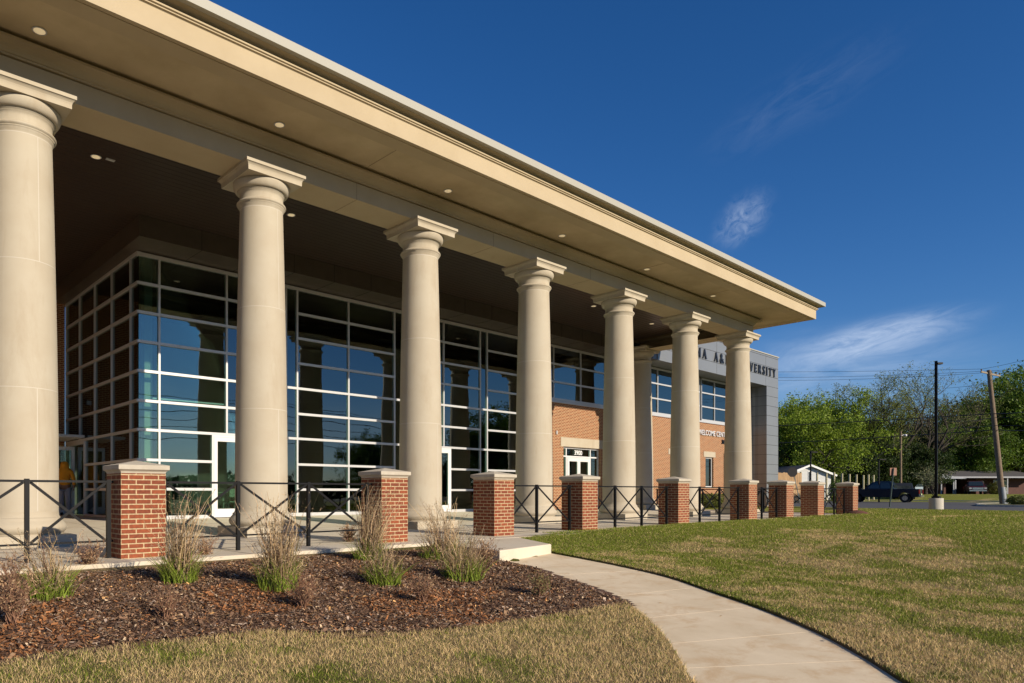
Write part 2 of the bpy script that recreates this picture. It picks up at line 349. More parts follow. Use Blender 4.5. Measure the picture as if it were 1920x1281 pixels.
def inside(px, py, poly):
    px = np.asarray(px, float); py = np.asarray(py, float); c = np.zeros(px.shape, bool); n = len(poly)
    for i in range(n):
        x1, y1 = poly[i]; x2, y2 = poly[(i + 1) % n]
        if y1 == y2: continue
        k = ((y1 > py) != (y2 > py)) & (px < (x2 - x1) * (py - y1) / (y2 - y1) + x1); c ^= k
    return c
LEDGE = [(44, -40), (42.0, -8), (41.2, 2), (41.8, 6.0), (43.4, 10.5), (44.5, 15), (47, 21), (52, 40)]   # lawn | asphalt
def lawn_edge_x(y):
    ys = np.array([p[1] for p in LEDGE]); xs = np.array([p[0] for p in LEDGE]); return np.interp(y, ys, xs)
def grass_tint(x, y):
    """green to straw: how dry the turf is at a place"""
    x = np.asarray(x, float); y = np.asarray(y, float)
    n = .30 * vnoise(x, y, .9, 1) + .40 * vnoise(x, y, .28, 2) + .30 * vnoise(x, y, 2.4, 3)
    strip = np.exp(-((y - (8.9 - .02 * x)) / 1.0) ** 2) * (x > 9)          # fresh green along the terrace
    left = sstep(9, 5, x) * (y > 2.3)                                      # dry turf left of the path
    far = .16 * np.sin((y * 1.0 + x * .28) * 1.3 + 2.2 * vnoise(x, y, 6, 5)) * sstep(16, 26, x)
    dry = sstep(.34, .70, n - .42 * strip + .05 * left + far * .55 + .03 - .26 * sstep(9, 26, x))
    return np.clip(dry, 0, 1)
GREEN = np.array([.22, .23, .03]); DRY = np.array([.68, .50, .25])
# the ground sheet: fine near the camera, coarse to the horizon
def axis(a, b, step, lo, hi):
    core = list(np.arange(a, b, step)); s = step; x = b; up = []
    while x < hi: up.append(x); s *= 1.22; x += s
    up.append(hi); s = step; x = a - step; dn = []
    while x > lo: dn.append(x); s *= 1.3; x -= s
    dn.append(lo); return np.array(dn[::-1] + core + up)
xs = axis(-8, 46, .25, -1500, 1800); ys = axis(-6, 22, .25, -1500, 1500)
X, Y = np.meshgrid(xs, ys); Zg = gz(X, Y)
Zg = Zg + np.where(inside(X, Y, path_poly) | inside(X, Y, bed_poly), -.05, 0)
Zg = np.where(Y > DECKY + .25, np.where((X > -12) & (X < 34) & (Y < 40), -.3, Zg), Zg)
Zg = np.where(X > lawn_edge_x(Y) + .3, np.minimum(Zg - .06 * (1 - sstep(80, 84, X)), .7), Zg)
d = grass_tint(X, Y); tint = GREEN[None, None] * (1 - d[..., None]) * .9 + DRY[None, None] * d[..., None] * .75
tint = tint * (.42 + .58 * sstep(9, 22, X))[..., None]                # thatch and soil show between the near blades
nx, ny = len(xs), len(ys)
vs = np.stack([X, Y, Zg], -1).reshape(-1, 3)
idx = np.arange(nx * ny).reshape(ny, nx)
q = np.stack([idx[:-1, :-1], idx[:-1, 1:], idx[1:, 1:], idx[1:, :-1]], -1).reshape(-1, 4)
def raw_mesh(name, V, F, mat, tint=None, parent=None, smooth=False, **props):
    """V (n,3), F (m,k) arrays; tint (n,3) colour per vertex"""
    me = bpy.data.meshes.new(name); k = F.shape[1]; me.vertices.add(len(V)); me.vertices.foreach_set('co', V.astype(np.float32).ravel())
    me.loops.add(F.size); me.loops.foreach_set('vertex_index', F.astype(np.int32).ravel())
    me.polygons.add(len(F)); me.polygons.foreach_set('loop_start', np.arange(0, F.size, k, dtype=np.int32)); 
    me.polygons.foreach_set('loop_total', np.full(len(F), k, np.int32))
    me.update(calc_edges=True)
    if smooth: me.polygons.foreach_set('use_smooth', np.ones(len(F), bool))
    if tint is not None:
        a = me.color_attributes.new('tint', 'FLOAT_COLOR', 'POINT'); c = np.ones((len(V), 4), np.float32); c[:, :3] = tint; a.data.foreach_set('color', c.ravel())
    me.materials.append(mat); o = bpy.data.objects.new(name, me); link(o, parent)
    if parent is not None and 'root_at' in parent.keys(): o.location = -Vector(parent['root_at'])
    return setp(o, **props)
LAWN = attr_mat('turf_ground', .95, mul=(26, .55, 1.35), bump=(60, .9, .03))


# asphalt lot and street beyond the lawn
m = MB(); edge = [(float(lawn_edge_x(y)) , y) for y in np.arange(-60, 60, 2.0)]
m.prism([(x, y) for x, y in edge] + [(84, 60), (84, -60)], -.05, .0); m.build('road', ASPH, kind='structure')
m = MB()
for i in range(len(edge) - 1):
    if not (-30 < edge[i][1] < 22): continue
m.bar((83.6, -60, .03), (83.6, 60, .03), .3, .2); m.build('street_kerb', KERB, kind='structure')

# path, slab, terrace
m = MB(); n = len(LS)
for i in range(n - 1):
    a, b, c, dd = LS[i], RS[i], RS[i + 1], LS[i + 1]
    def top(p): return (p.x, p.y, pathplane(p.x, p.y) + .0)
    def bot(p): return (p.x, p.y, pathplane(p.x, p.y) - .12)
    m.add([top(a), top(b), top(c), top(dd)], [(0, 1, 2, 3)]); m.add([top(a), top(dd), bot(dd), bot(a)], [(0, 1, 2, 3)]); m.add([top(b), bot(b), bot(c), top(c)], [(0, 1, 2, 3)])
po = m.build('path', PATHM, kind='structure')
def dist_path(X, Y):
    P = np.array([(p.x, p.y) for p in LS] + [(p.x, p.y) for p in RS]); D = np.full(np.shape(X), 9.0)
    for p in P: D = np.minimum(D, np.hypot(X - p[0], Y - p[1]))
    return D
m = MB()
for k in (9, 17, 24, 31, 38, 45, 52):
    a, b = LS[k], RS[k]; m.bar((a.x, a.y, pathplane(a.x, a.y) + .0), (b.x, b.y, pathplane(b.x, b.y) + .0), .008, .003)
m.build('path_joints', M('joint_pale', (.54, .45, .33), 1), kind='structure')
m = MB(); m.prism(slab_poly, -.4, -.004); m.build('slab', CONC, kind='structure', bevel=.02)
m = MB(); yl = [DECKY, 13.6] + list(np.linspace(14, 19.5, 12)) + [27.2]
for i in range(len(yl) - 1):
    a, b = yl[i], yl[i + 1]; za, zb = deckz(0, a), deckz(0, b)
    m.add([(-12, a, za), (33.0, a, za), (33.0, b, zb), (-12, b, zb)], [(0, 1, 2, 3)])
m.add([(-12, DECKY, 0), (33.0, DECKY, 0), (33.0, DECKY, -.4), (-12, DECKY, -.4)], [(0, 1, 2, 3)])
m.add([(33.0, DECKY, 0), (33.0, 27.2, .15), (33.0, 27.2, -.4), (33.0, DECKY, -.4)], [(0, 1, 2, 3)])
m.build('terrace', CONC, kind='structure')
m = MB()
for x in (-1.5, .4, 2.6, 4.85, 7.1, 9.35, 11.6, 13.85, 16.1, 18.35, 20.6, 22.8, 25, 27.3, 29.5, 31.5):
    m.box(x - .005, x + .005, DECKY + .01, 13.6, .0, .003)
    for i in range(1, len(yl) - 1):
        m.add([(x - .005, yl[i], deckz(0, yl[i]) + .003), (x + .005, yl[i], deckz(0, yl[i]) + .003), (x + .005, yl[i + 1], deckz(0, yl[i + 1]) + .003), (x - .005, yl[i + 1], deckz(0, yl[i + 1]) + .003)], [(0, 1, 2, 3)])
for y in (11.9, 14.9, 17.2): m.box(-12, 33, y - .005, y + .005, deckz(0, y), deckz(0, y) + .003)
m.build('terrace_joints', M('deck_joint', (.16, .12, .08), 1), kind='structure')
# the lawn sheet drops away beside the path, a fine ribbon of turf meets the concrete cleanly
near_p = (X > 1) & (X < 12) & (Y > -1) & (Y < 9.2) & (dist_path(X, Y) < .32)
Zg2 = np.where(near_p, np.minimum(Zg, gz(X, Y) - .06), Zg); vs = np.stack([X, Y, Zg2], -1).reshape(-1, 3)
raw_mesh('lawn', vs, q, LAWN, tint.reshape(-1, 3), kind='structure', smooth=True)
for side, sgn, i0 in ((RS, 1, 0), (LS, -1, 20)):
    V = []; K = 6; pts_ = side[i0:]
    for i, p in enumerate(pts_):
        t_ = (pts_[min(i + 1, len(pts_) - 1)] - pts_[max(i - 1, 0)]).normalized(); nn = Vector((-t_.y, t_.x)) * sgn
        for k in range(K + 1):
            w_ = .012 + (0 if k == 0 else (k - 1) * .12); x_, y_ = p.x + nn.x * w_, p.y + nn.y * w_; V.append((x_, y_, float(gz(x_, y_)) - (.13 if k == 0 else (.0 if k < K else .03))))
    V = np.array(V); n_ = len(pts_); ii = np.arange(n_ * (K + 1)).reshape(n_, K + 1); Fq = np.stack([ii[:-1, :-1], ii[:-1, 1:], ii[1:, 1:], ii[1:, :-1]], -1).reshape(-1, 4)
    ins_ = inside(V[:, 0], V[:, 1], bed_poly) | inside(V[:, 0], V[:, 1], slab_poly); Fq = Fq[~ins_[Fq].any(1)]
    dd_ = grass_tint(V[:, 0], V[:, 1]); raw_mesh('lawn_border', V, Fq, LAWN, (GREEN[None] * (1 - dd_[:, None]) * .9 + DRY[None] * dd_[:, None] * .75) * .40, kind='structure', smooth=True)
# mulch bed surface
def bedz(x, y):
    x = np.asarray(x, float); y = np.asarray(y, float)
    b = -.18 - .065 * (7.6 - y); b = np.where(y > 7.6, -.18 + .05 * (y - 7.6), b)
    return b + .02 + .05 * np.exp(-((y - 7.2) / 1.3) ** 2) * sstep(8.5, 6, x) + .035 * (vnoise(x, y, .6, 8) - .5) + .02 * (vnoise(x, y, .2, 9) - .5) * 1.0 - .03 * sstep(.5, 0, DECKY - y)
bx = np.arange(-6.5, 9.2, .08); by = np.arange(4.0, DECKY + .16, .08); BX, BY = np.meshgrid(bx, by)
ins = inside(BX, BY, bed_poly); bi = np.arange(BX.size).reshape(BX.shape)
qq = np.stack([bi[:-1, :-1], bi[:-1, 1:], bi[1:, 1:], bi[1:, :-1]], -1); keep = ins[:-1, :-1] | ins[:-1, 1:] | ins[1:, 1:] | ins[1:, :-1]; keep[1:-1, 1:-1] |= keep[:-2, 1:-1] | keep[2:, 1:-1] | keep[1:-1, :-2] | keep[1:-1, 2:]
raw_mesh('mulch_bed', np.stack([BX, BY, bedz(BX, BY)], -1).reshape(-1, 3), qq[keep].reshape(-1, 4), MULCHB, kind='structure', smooth=True)

# ------------------------------------------------------------------ the university building
B = thing('campus_building', (18, 19.5, 0), 'long brick and glass building with a deep cream portico on round columns', 'building', world=True)
def struct_part(name, mb, mat, parent=None, **k): return mb.build(name, mat, parent or B, **k)
def sub(name, mb, mat, parent, **k): return mb.build(name, mat, parent, off=(0, 0, 0), **k)
GW = 19.5; XL = -9.0; XR = 31.93
# entablature beam with its moulding (section in y, z), mitred return at the right end
m = MB()
prof = [(13.84, 7.59), (12.92, 7.59), (12.92, 7.965), (12.96, 7.968), (12.96, 7.985), (12.895, 7.99), (12.895, 8.025), (12.875, 8.03), (12.868, 8.065), (12.845, 8.10), (12.80, 8.135), (12.73, 8.16), (12.66, 8.165), (12.66, 8.205), (12.80, 8.21), (12.80, 8.275), (13.84, 8.275)]
def sweepL(mb, prof, yref, xend, xstart, yback):
    """profile runs along the front, turns the corner and runs back along the right side"""
    n = len(prof); P = []
    for y, z in prof: P.append((xstart, y, z))
    for y, z in prof: P.append((xend + (yref - y), y, z))
    for y, z in prof: P.append((xend + (yref - y), yback, z))
    fs = []
    for s_ in (0, 1):
        for i in range(n - 1): fs.append((s_ * n + i, s_ * n + i + 1, (s_ + 1) * n + i + 1, (s_ + 1) * n + i))
    fs.append(tuple(range(n - 1, -1, -1))); fs.append(tuple(range(2 * n, 3 * n)))
    mb.add(P, fs)
# yref is the beam front; the right face stands at x = 30.0
sweepL(m, prof, 12.92, 30.0, XL, 18.42)
beam = struct_part('entablature', m, STUCCO)
BJ = M('beam_joint', (.28, .22, .14), .9); SJ = M('soffit_joint', (.22, .17, .10), .9)
for x in (-1.8, 9.3, 13.86, 18.3, 22.8, 27.3): m = MB(); m.extr([(12.917, 7.586), (12.917, 7.968), (12.93, 7.968), (12.93, 7.594), (13.84, 7.594), (13.84, 7.586)], 'x', x - .006, x + .006); sub('beam_joint', m, BJ, beam)
# soffit, fascia, coping
m = MB(); m.box(XL, 31.84, 11.22, 12.85, 8.27, 8.33); m.box(30.05, 31.84, 12.85, 18.36, 8.27, 8.33); soff = struct_part('soffit', m, STUCCO2)
for x in (.2, 9.4, 20.5, 25.0): m = MB(); m.box(x - .006, x + .006, 11.24, 12.6, 8.266, 8.272); sub('soffit_joint', m, SJ, soff)
m = MB(); pf = [(11.6, 8.26), (11.24, 8.26), (11.24, 8.285), (11.215, 8.285), (11.215, 8.26), (11.13, 8.26), (11.13, 8.62), (11.115, 8.635), (11.09, 8.64), (11.09, 8.66), (11.06, 8.67), (11.06, 8.70), (11.12, 8.705), (11.12, 8.73), (10.98, 8.80), (11.6, 8.80)]
sweepL(m, pf, 11.13, 31.93, XL, 18.36); struct_part('fascia', m, STUCCO)
m = MB(); pf = [(11.6, 8.802), (10.875, 8.802), (10.875, 8.785), (10.85, 8.785), (10.85, 8.95), (11.6, 9.0)]
sweepL(m, pf, 11.13, 31.93, XL, 18.36); struct_part('roof_coping', m, COPING)
m = MB(); m.box(XL, 31.4, 11.6, 27, 8.85, 8.97); struct_part('roof', m, M('roof_membrane', (.4, .4, .38), .9))
# dark metal ceiling with plank seams
m = MB(); m.box(XL, 29.08, 13.84, 27.2, 8.10, 8.16); ceil_ = struct_part('portico_ceiling', m, CEIL)
m = MB()
for k in range(64): y = 13.95 + k * .2; m.box(XL, 29.08, y - .004, y + .004, 8.096, 8.101)
sub('plank_seam', m, SEAM, ceil_)
# bulkhead over the glazing
m = MB(); m.box(6.32, 31.6, 18.36, 19.6, 7.55, 8.10); m.box(6.32, 7.4, 19.6, 27.2, 7.55, 8.10); bulk = struct_part('bulkhead', m, DARKMET)
for k in range(17): x = 8.0 + k * 1.45; m = MB(); m.extr([(18.352, 7.546), (18.352, 8.098), (18.362, 8.098), (18.362, 7.554), (19.45, 7.554), (19.45, 7.546)], 'x', x - .007, x + .007); sub('panel_seam', m, SEAM, bulk)

# columns
def column_parts(cx, cy, parent, backdrop=False):
    c = bpy.data.objects.new('column', None); link(c, parent); c.location = Vector((cx, cy, 0)) - Vector(B['root_at']); return c
proto = bpy.data.objects.new('column', None); link(proto, B)
m = MB(); m.box(-.677, .677, -.677, .677, -.02, .20); m.build('plinth', STONE, proto, bevel=.008)
def arc(r0, z0, r1, z1, n, bulge):
    out = []
    for i in range(n + 1):
        t = i / n; out.append((r0 + (r1 - r0) * t + bulge * math.sin(math.pi * t), z0 + (z1 - z0) * t))
    return out
base = [(.02, .2), (.60, .2)] + [(.60 + .072 * math.sin(math.pi * i / 10), .2 + .235 * i / 10) for i in range(11)] + [(.595, .44), (.595, .475), (.575, .485)] + [(.575 - .03 * math.sin(math.pi / 2 * i / 6), .485 + .10 * (1 - math.cos(math.pi / 2 * i / 6))) for i in range(7)]
m = MB(); m.lathe(0, 0, base, 64); m.build('column_base', STONE, proto)
sh = []
for i in range(25):
    t = i / 24; r = .545 - (.545 - .447) * max(0, (t - .12) / .88) ** 1.45; sh.append((r, .585 + (6.83 - .585) * t))
m = MB(); m.lathe(0, 0, sh, 72); m.build('shaft', STONE, proto)
cap = [(.447, 6.83), (.452, 6.86), (.47, 6.885), (.47, 6.91), (.478, 6.912)] + [(.478 + .034 * math.sin(math.pi * i / 8), 6.912 + .085 * i / 8) for i in range(9)] + [(.462, 7.0), (.452, 7.02), (.450, 7.10), (.452, 7.155), (.472, 7.165), (.472, 7.185), (.482, 7.187), (.482, 7.205), (.495, 7.207)] + [(.495 + .092 * math.sin(math.pi / 2 * i / 8), 7.207 + .16 * (1 - math.cos(math.pi / 2 * i / 8))) for i in range(9)] + [(.575, 7.385), (.02, 7.385)]
m = MB(); m.lathe(0, 0, cap, 72); m.build('capital', STONE, proto)
ab = [(.615, 7.38), (.615, 7.43), (.617, 7.455), (.625, 7.485), (.642, 7.508), (.655, 7.52), (.66, 7.53), (.677, 7.53), (.677, 7.592)]
m = MB(); V = []; 
for r, z in ab: V += [(-r, -r, z), (r, -r, z), (r, r, z), (-r, r, z)]
F = [(0, 3, 2, 1)] + [(4 * i + k, 4 * i + (k + 1) % 4, 4 * i + 4 + (k + 1) % 4, 4 * i + 4 + k) for i in range(len(ab) - 1) for k in range(4)] + [tuple(4 * (len(ab) - 1) + k for k in range(4))]
m.add(V, F); m.build('abacus', STONE, proto)
def shaft_r(z):
    t = (z - .585) / (6.83 - .585); return .545 - (.545 - .447) * max(0, (t - .12) / .88) ** 1.45
m = MB()
for z in (2.63, 4.74): r = shaft_r(z) + .0012; m.lathe(0, 0, [(r, z - .006), (r, z + .006)], 72)
r = .4485; m.lathe(0, 0, [(r, 6.815), (r, 6.827)], 72)
for z0, z1, a in ((.6, 2.63, -78), (4.74, 6.82, -72), (2.63, 4.74, 40), (.6, 2.63, 100), (4.74, 6.82, 110)):
    for i in range(6):
        za, zb = z0 + (z1 - z0) * i / 6, z0 + (z1 - z0) * (i + 1) / 6; ra, rb = shaft_r(za) + .001, shaft_r(zb) + .001; w = .007
        a0, a1 = R(a) - w / ra, R(a) + w / ra
        m.add([(ra * math.cos(a0), ra * math.sin(a0), za), (ra * math.cos(a1), ra * math.sin(a1), za), (rb * math.cos(a1), rb * math.sin(a1), zb), (rb * math.cos(a0), rb * math.sin(a0), zb)], [(0, 1, 2, 3)])
m.build('mortar_joint', JOINT, proto)
COLX = [2.66 + 4.475 * i for i in range(7)]
first = True
for k, (x, y) in enumerate([(x, 13.355) for x in [-6.29, -1.815] + COLX] + [(29.46, 17.93)]):
    c = proto if first else copy_tree(proto, B); first = False
    c.location = Vector((x, y, float(deckz(0, y)) if y > 14 else 0)) - Vector(B['root_at'])
    if k % 2: c.rotation_euler.z = R(7)
    c.rotation_euler.z = 0

# curtain wall windows: each bay is one window with frame and panes
ZR = [.17, 1.0, 1.81, 2.64, 3.44, 4.26, 5.07, 5.88, 6.68, 7.50]
def bay(x0, cols, rows, door=None, gmat=GLASS, y=GW, mw=.055, depth=.12, name='window'):
    """cols: mullion x positions; rows: transom z positions; door = (x0, x1, top)"""
    fr = MB(); gl = MB(); zb, zt = rows[0], rows[-1]
    for i, x in enumerate(cols):
        if x < 6.8: continue
        z0 = zb
        if door and door[0] + .02 < x < door[1] - .02: z0 = door[2]
        fr.box(x - mw / 2, x + mw / 2, y - .02, y + depth, z0, zt)
    for j, z in enumerate(rows):
        h = .075 if 0 < j < len(rows) - 1 else .10
        za, zb_ = z - h / 2, z + h / 2
        if j == 0: za, zb_ = z - .02, z + .08
        if j == len(rows) - 1: za, zb_ = z - .08, z + .02
        segs = [(cols[0] - mw / 2, cols[-1] + mw / 2)]
        if door and z < door[2] - .05: segs = [(cols[0] - mw / 2, door[0]), (door[1], cols[-1] + mw / 2)]
        for a, b in segs:
            if b - a > .06: fr.box(a, b, y - .0225, y + depth - .003, za, zb_)
    a, b = cols[0], cols[-1]
    if door:
        if door[0] - a > .05: gl.box(a, door[0], y + .03, y + .045, rows[0], door[2])
        if b - door[1] > .05: gl.box(door[1], b, y + .03, y + .045, rows[0], door[2])
        gl.box(a, b, y + .03, y + .045, door[2], rows[-1])
    else: gl.box(a, b, y + .03, y + .045, rows[0], rows[-1])
    w = MB(); w.cm = 0
    f = struct_part(name, fr, ALU); sub('pane', gl, gmat, f); return f
bay(0, [6.70, 7.26, 9.27, 11.28], ZR, door=(8.80, 10.62, 2.60))
bay(0, [11.69, 13.70, 15.71], ZR)
bay(0, [16.12, 18.13, 20.14], ZR, door=(16.6, 18.50, 2.60))
bay(0, [20.54, 22.55, 24.56], ZR)
for a, b in ((11.28, 11.69), (15.71, 16.12), (20.14, 20.54)): bay(0, [a + .0275, b - .0275], [ZR[0], 2.64, 4.26, 7.5], mw=.001)
# glazed doors
def gdoor(x0, x1, z0, z1, y=GW, leafs=1, handles=True):
    d_ = MB(); w = (x1 - x0) / leafs; g = MB(); h = MB()
    d_.box(x0, x1, y - .03, y + .1, z1 - .05, z1); d_.box(x0, x0 + .05, y - .03, y + .1, z0, z1 - .05); d_.box(x1 - .05, x1, y - .03, y + .1, z0, z1 - .05)
    for i in range(leafs):
        a, b = x0 + .055 + i * (x1 - x0 - .11) / leafs, x0 + .05 + (i + 1) * (x1 - x0 - .11) / leafs; s_ = .11
        d_.box(a, a + s_, y - .04, y + .02, z0 + .02, z1 - .055); d_.box(b - s_, b, y - .04, y + .02, z0 + .02, z1 - .055)
        d_.box(a + s_, b - s_, y - .04, y + .02, z1 - .18, z1 - .055); d_.box(a + s_, b - s_, y - .04, y + .02, z0 + .02, z0 + .27)
        g.box(a + s_, b - s_, y - .012, y, z0 + .27, z1 - .18)
        hx = b - .055 if i == 0 and leafs > 1 else a + .055
        if leafs > 1: hx = b - .055 if i == 0 else a + .055
        h.tube([(hx, y - .09, z0 + .85), (hx, y - .09, z0 + 1.35)], .013, 8); h.box(hx - .01, hx + .01, y - .09, y - .04, z0 + .9, z0 + .92); h.box(hx - .01, hx + .01, y - .09, y - .04, z0 + 1.28, z0 + 1.30)
    o = struct_part('door', d_, ALUWH); sub('pane', g, GLASS, o); sub('handle', h, ALU, o); return o
gdoor(8.80, 10.62, .15, 2.60, leafs=2)
gdoor(16.6, 18.50, .15, 2.60, leafs=2)
# side wall of the glass corner, x = 6.67, facing left
cx_ = 6.67
fr = MB(); gl = MB(); YM = [19.53, 20.09, 21.73, 23.39, 25.05, 26.7]
for y in YM[1:]: fr.box(cx_ - .02, cx_ + .1, y - .0275, y + .0275, .17 if y < 24 else (.17 if y > 26 else 2.64), 7.5)
for j, z in enumerate(ZR):
    h = .0375
    ye = 26.7 if z > 2.5 else 24.42
    fr.box(cx_ - .0225, cx_ + .097, 19.5, ye, z - h, z + h)
fr.box(cx_ - .02, cx_ + .1, 24.39, 24.45, .17, 2.64)
gl.box(cx_ + .03, cx_ + .045, 19.53, 26.7, 2.64, 7.5); gl.box(cx_ + .03, cx_ + .045, 19.53, 24.42, .17, 2.64)
f = struct_part('window', fr, ALU); sub('pane', gl, glass_mat('side_glass', (.42, .48, .44), 1.75, .05), f)  # darker, weaker mirror: shade on the reflected brick put into the glass
m = MB(); m.box(cx_ - .03, cx_ + .1, 24.45, 24.5, .15, 2.6); m.box(cx_ - .03, cx_ + .1, 26.6, 26.68, .15, 2.6); m.box(cx_ - .03, cx_ + .1, 24.5, 26.6, 2.5, 2.6)
m.box(cx_ - .9, cx_ - .02, 25.55, 25.60, .17, .4); m.box(cx_ - .9, cx_ - .8, 25.55, 25.60, .4, 2.45); m.box(cx_ - .12, cx_ - .02, 25.55, 25.60, .4, 2.45); m.box(cx_ - .8, cx_ - .12, 25.55, 25.60, 2.33, 2.45)
d_ = struct_part('door', m, ALU); m = MB(); m.box(cx_ - .8, cx_ - .12, 25.57, 25.58, .4, 2.33); m.box(cx_ + .03, cx_ + .04, 24.5, 25.5, .17, 2.5); sub('pane', m, GLASS, d_)
m = MB(); m.box(cx_ - 1.2, cx_ - .02, 24.4, 26.8, 2.70, 2.78); struct_part('door_canopy', m, ALU)
# back brick wall of the portico, left
m = MB(); m.box(XL, 6.66, 26.8, 27.2, -.1, 8.1); m.box(XL - .3, XL, 9.6, 27.2, -.1, 8.1); struct_part('brick_wall', m, WALLBRICK)
m = MB(); m.box(5.9, 6.05, 26.68, 26.8, 4.05, 4.2); struct_part('wall_light', m, ALU)

# right brick wing with strip windows
D0, D1 = 25.56, 28.45
m = MB(); ZS = 4.95
def wall_with_holes(mb, x0, x1, y0, y1, z0, z1, holes):
    cuts = sorted(holes); x = x0
    for a, b, c, d in cuts:
        mb.box(x, a, y0, y1, z0, z1)
        if c > z0: mb.box(a, b, y0, y1, z0, c)
        mb.box(a, b, y0, y1, d, z1); x = b
    mb.box(x, x1, y0, y1, z0, z1)
SMALLW = [(34.98, 35.95), (38.92, 39.89)]
wall_with_holes(m, 24.59, 44.0, GW, GW + .3, -.1, ZS, [(D0, D1, -.1, 3.0)] + [(a, b, 1.2, 2.97) for a, b in SMALLW])
m.box(43.99, 44.3, 18.2, 19.5, -.1, .1); wb = struct_part('brick_wall', m, WALLBRICK)
m = MB(); m.box(24.59, 44.5, GW - .05, GW + .2, ZS, 5.03); m.box(24.59, 44.5, GW - .03, GW + .2, 5.03, 5.055); struct_part('window_sill', m, ALU)
ZU = [5.07, 5.88, 6.68, 7.5]
UC = [24.60, 24.85, 26.86, 28.87, 30.88, 33.65 - 1.6, 33.65, 35.24, 36.84, 38.43, 40.01, 41.6, 43.2, 44.4]
bay(0, UC[:5], ZU, gmat=GLASSR); bay(0, UC[5:9] + [38.20], ZU, gmat=GLASSR); bay(0, UC[9:], ZU, gmat=GLASSR)
m = MB(); m.box(30.88, 32.05, GW + .0, GW + .2, 5.05, 7.5); struct_part('spandrel_panel', m, DARKMET)
# stone lintels
m = MB()
for a, b in ((25.35, 26.75), (26.756, 27.80), (27.806, 28.75)): m.box(a, b, GW - .02, GW + .25, 3.002, 3.42)
struct_part('lintel', m, STONE)
for a, b in SMALLW:
    m = MB(); m.box(a - .24, b + .22, GW - .02, GW + .2, 2.972, 3.29); struct_part('lintel', m, STONE)
    m = MB(); m.box(a, a + .05, GW + .10, GW + .2, 1.2, 2.97); m.box(b - .05, b, GW + .10, GW + .2, 1.2, 2.97); m.box(a + .05, b - .05, GW + .1, GW + .2, 2.9, 2.97); m.box(a + .05, b - .05, GW + .1, GW + .2, 1.2, 1.27)
    f = struct_part('window', m, ALUWH); m = MB(); m.box(a + .05, b - .05, GW + .14, GW + .15, 1.27, 2.9); sub('pane', m, GLASSR, f)
    m = MB(); m.box(a, b, GW + .28, GW + .3, 1.2, 2.97); sub('blind', m, ROOM, f)
# main entrance "3900"
y = GW + .14; m = MB()
for x in (D0 + .02, 25.93, 27.79, D1 - .03): m.box(x - .03, x + .03, y - .02, y + .1, .15, 2.99)
m.box(D0, D1, y - .023, y + .1, 2.93, 3.0); m.box(D0, D1, y - .023, y + .1, 2.54, 2.60)
for a, b in ((D0, 25.90), (27.82, D1)): m.box(a, b, y - .022, y + .1, 1.18, 1.25); m.box(a, b, y - .022, y + .1, .15, .25)
f = struct_part('entrance_frame', m, ALUWH); m = MB(); m.box(D0, 25.93, y + .03, y + .04, .25, 2.95); m.box(27.79, D1, y + .03, y + .04, .25, 2.95); m.box(25.93, 27.79, y + .03, y + .04, 2.6, 2.95); sub('pane', m, GLASS, f)
gdoor(25.97, 27.75, .15, 2.53, y=y, leafs=2)
# text
def text_part(s, x, y, z, h, mat, parent, name, sx=1, depth=.02, bold=.0):
    cu = bpy.data.curves.new('t', 'FONT'); cu.body = s; cu.size = 1; cu.extrude = depth / 2 / h * 1; cu.offset = bold
    t = bpy.data.objects.new('t', cu); col.objects.link(t); bpy.context.view_layer.update()
    me = bpy.data.meshes.new_from_object(t.evaluated_get(bpy.context.evaluated_depsgraph_get())); bpy.data.objects.remove(t)
    k = h / .70
    for v in me.vertices:
        c = v.co.copy(); v.co = Vector((x + c.x * k * sx, y - c.z * k, z + c.y * k))
    me.materials.clear(); me.materials.append(mat); o = bpy.data.objects.new(name, me); link(o, parent)
    if 'root_at' in parent.keys(): o.location = -Vector(parent['root_at'])
    return o
LETW = M('white_vinyl', (.85, .85, .85), .6); LETS = M('silver_letters', (.58, .58, .60), .5); LETB = M('black_letters', (.012, .012, .014), .35)
text_part('3900', 26.50, y - .03, 2.655, .215, LETW, B, 'address_numbers', 1.0, bold=.0)
wc = text_part('WELCOME CENTER', 37.93, GW - .05, 4.23, .30, LETS, B, 'wall_letters', 1.0, depth=.03, bold=.008)
text_part('3900', 40.87, GW - .04, 3.83, .23, LETB, B, 'wall_numbers', 1.0, depth=.04, bold=.02)
m = MB(); m.box(27.25, 27.5, y - .055, y - .048, 1.32, 1.62); struct_part('door_sticker', m, M('red_vinyl', (.62, .01, .02), .5))
m = MB(); m.box(27.31, 27.44, y - .060, y - .056, 1.52, 1.545); m.box(27.31, 27.44, y - .060, y - .056, 1.38, 1.40); m.box(27.40, 27.43, y - .060, y - .056, 1.44, 1.5); struct_part('sticker_mark', m, LETW)
# grey metal portal
m = MB(); FT = 9.5
m.box(31.7, 46.26, 18.36, 20.2, 7.55, FT); m.box(44.53, 46.26, 18.36, 20.6, 0, 7.55); m.box(44.3, 46.2, 20.2, 28, -.1, 9.3); m.box(44.2, 44.53, 19.3, 20.6, -.1, 7.55)
gp = struct_part('metal_portal', m, GREYMET)
m = MB(); m.box(31.66, 46.31, 18.32, 20.3, FT, FT + .06); sub('portal_coping', m, COPING, gp)
m = MB(); yy = 18.357
for z in (FT - .12, 8.77, 8.16): m.box(31.7, 46.26, yy - .002, 18.36, z - .01, z + .01)
for k in range(12): z = 7.55 - .61 * k; m.box(44.53, 46.26, yy - .002, 18.36, z - .01, z + .01); m.box(44.526, 44.53, 18.36, 19.3, z - .008, z + .008)
for x in (34.7, 37.95, 41.2, 44.4): m.box(x - .006, x + .006, yy - .001, 18.36, 7.55, FT)
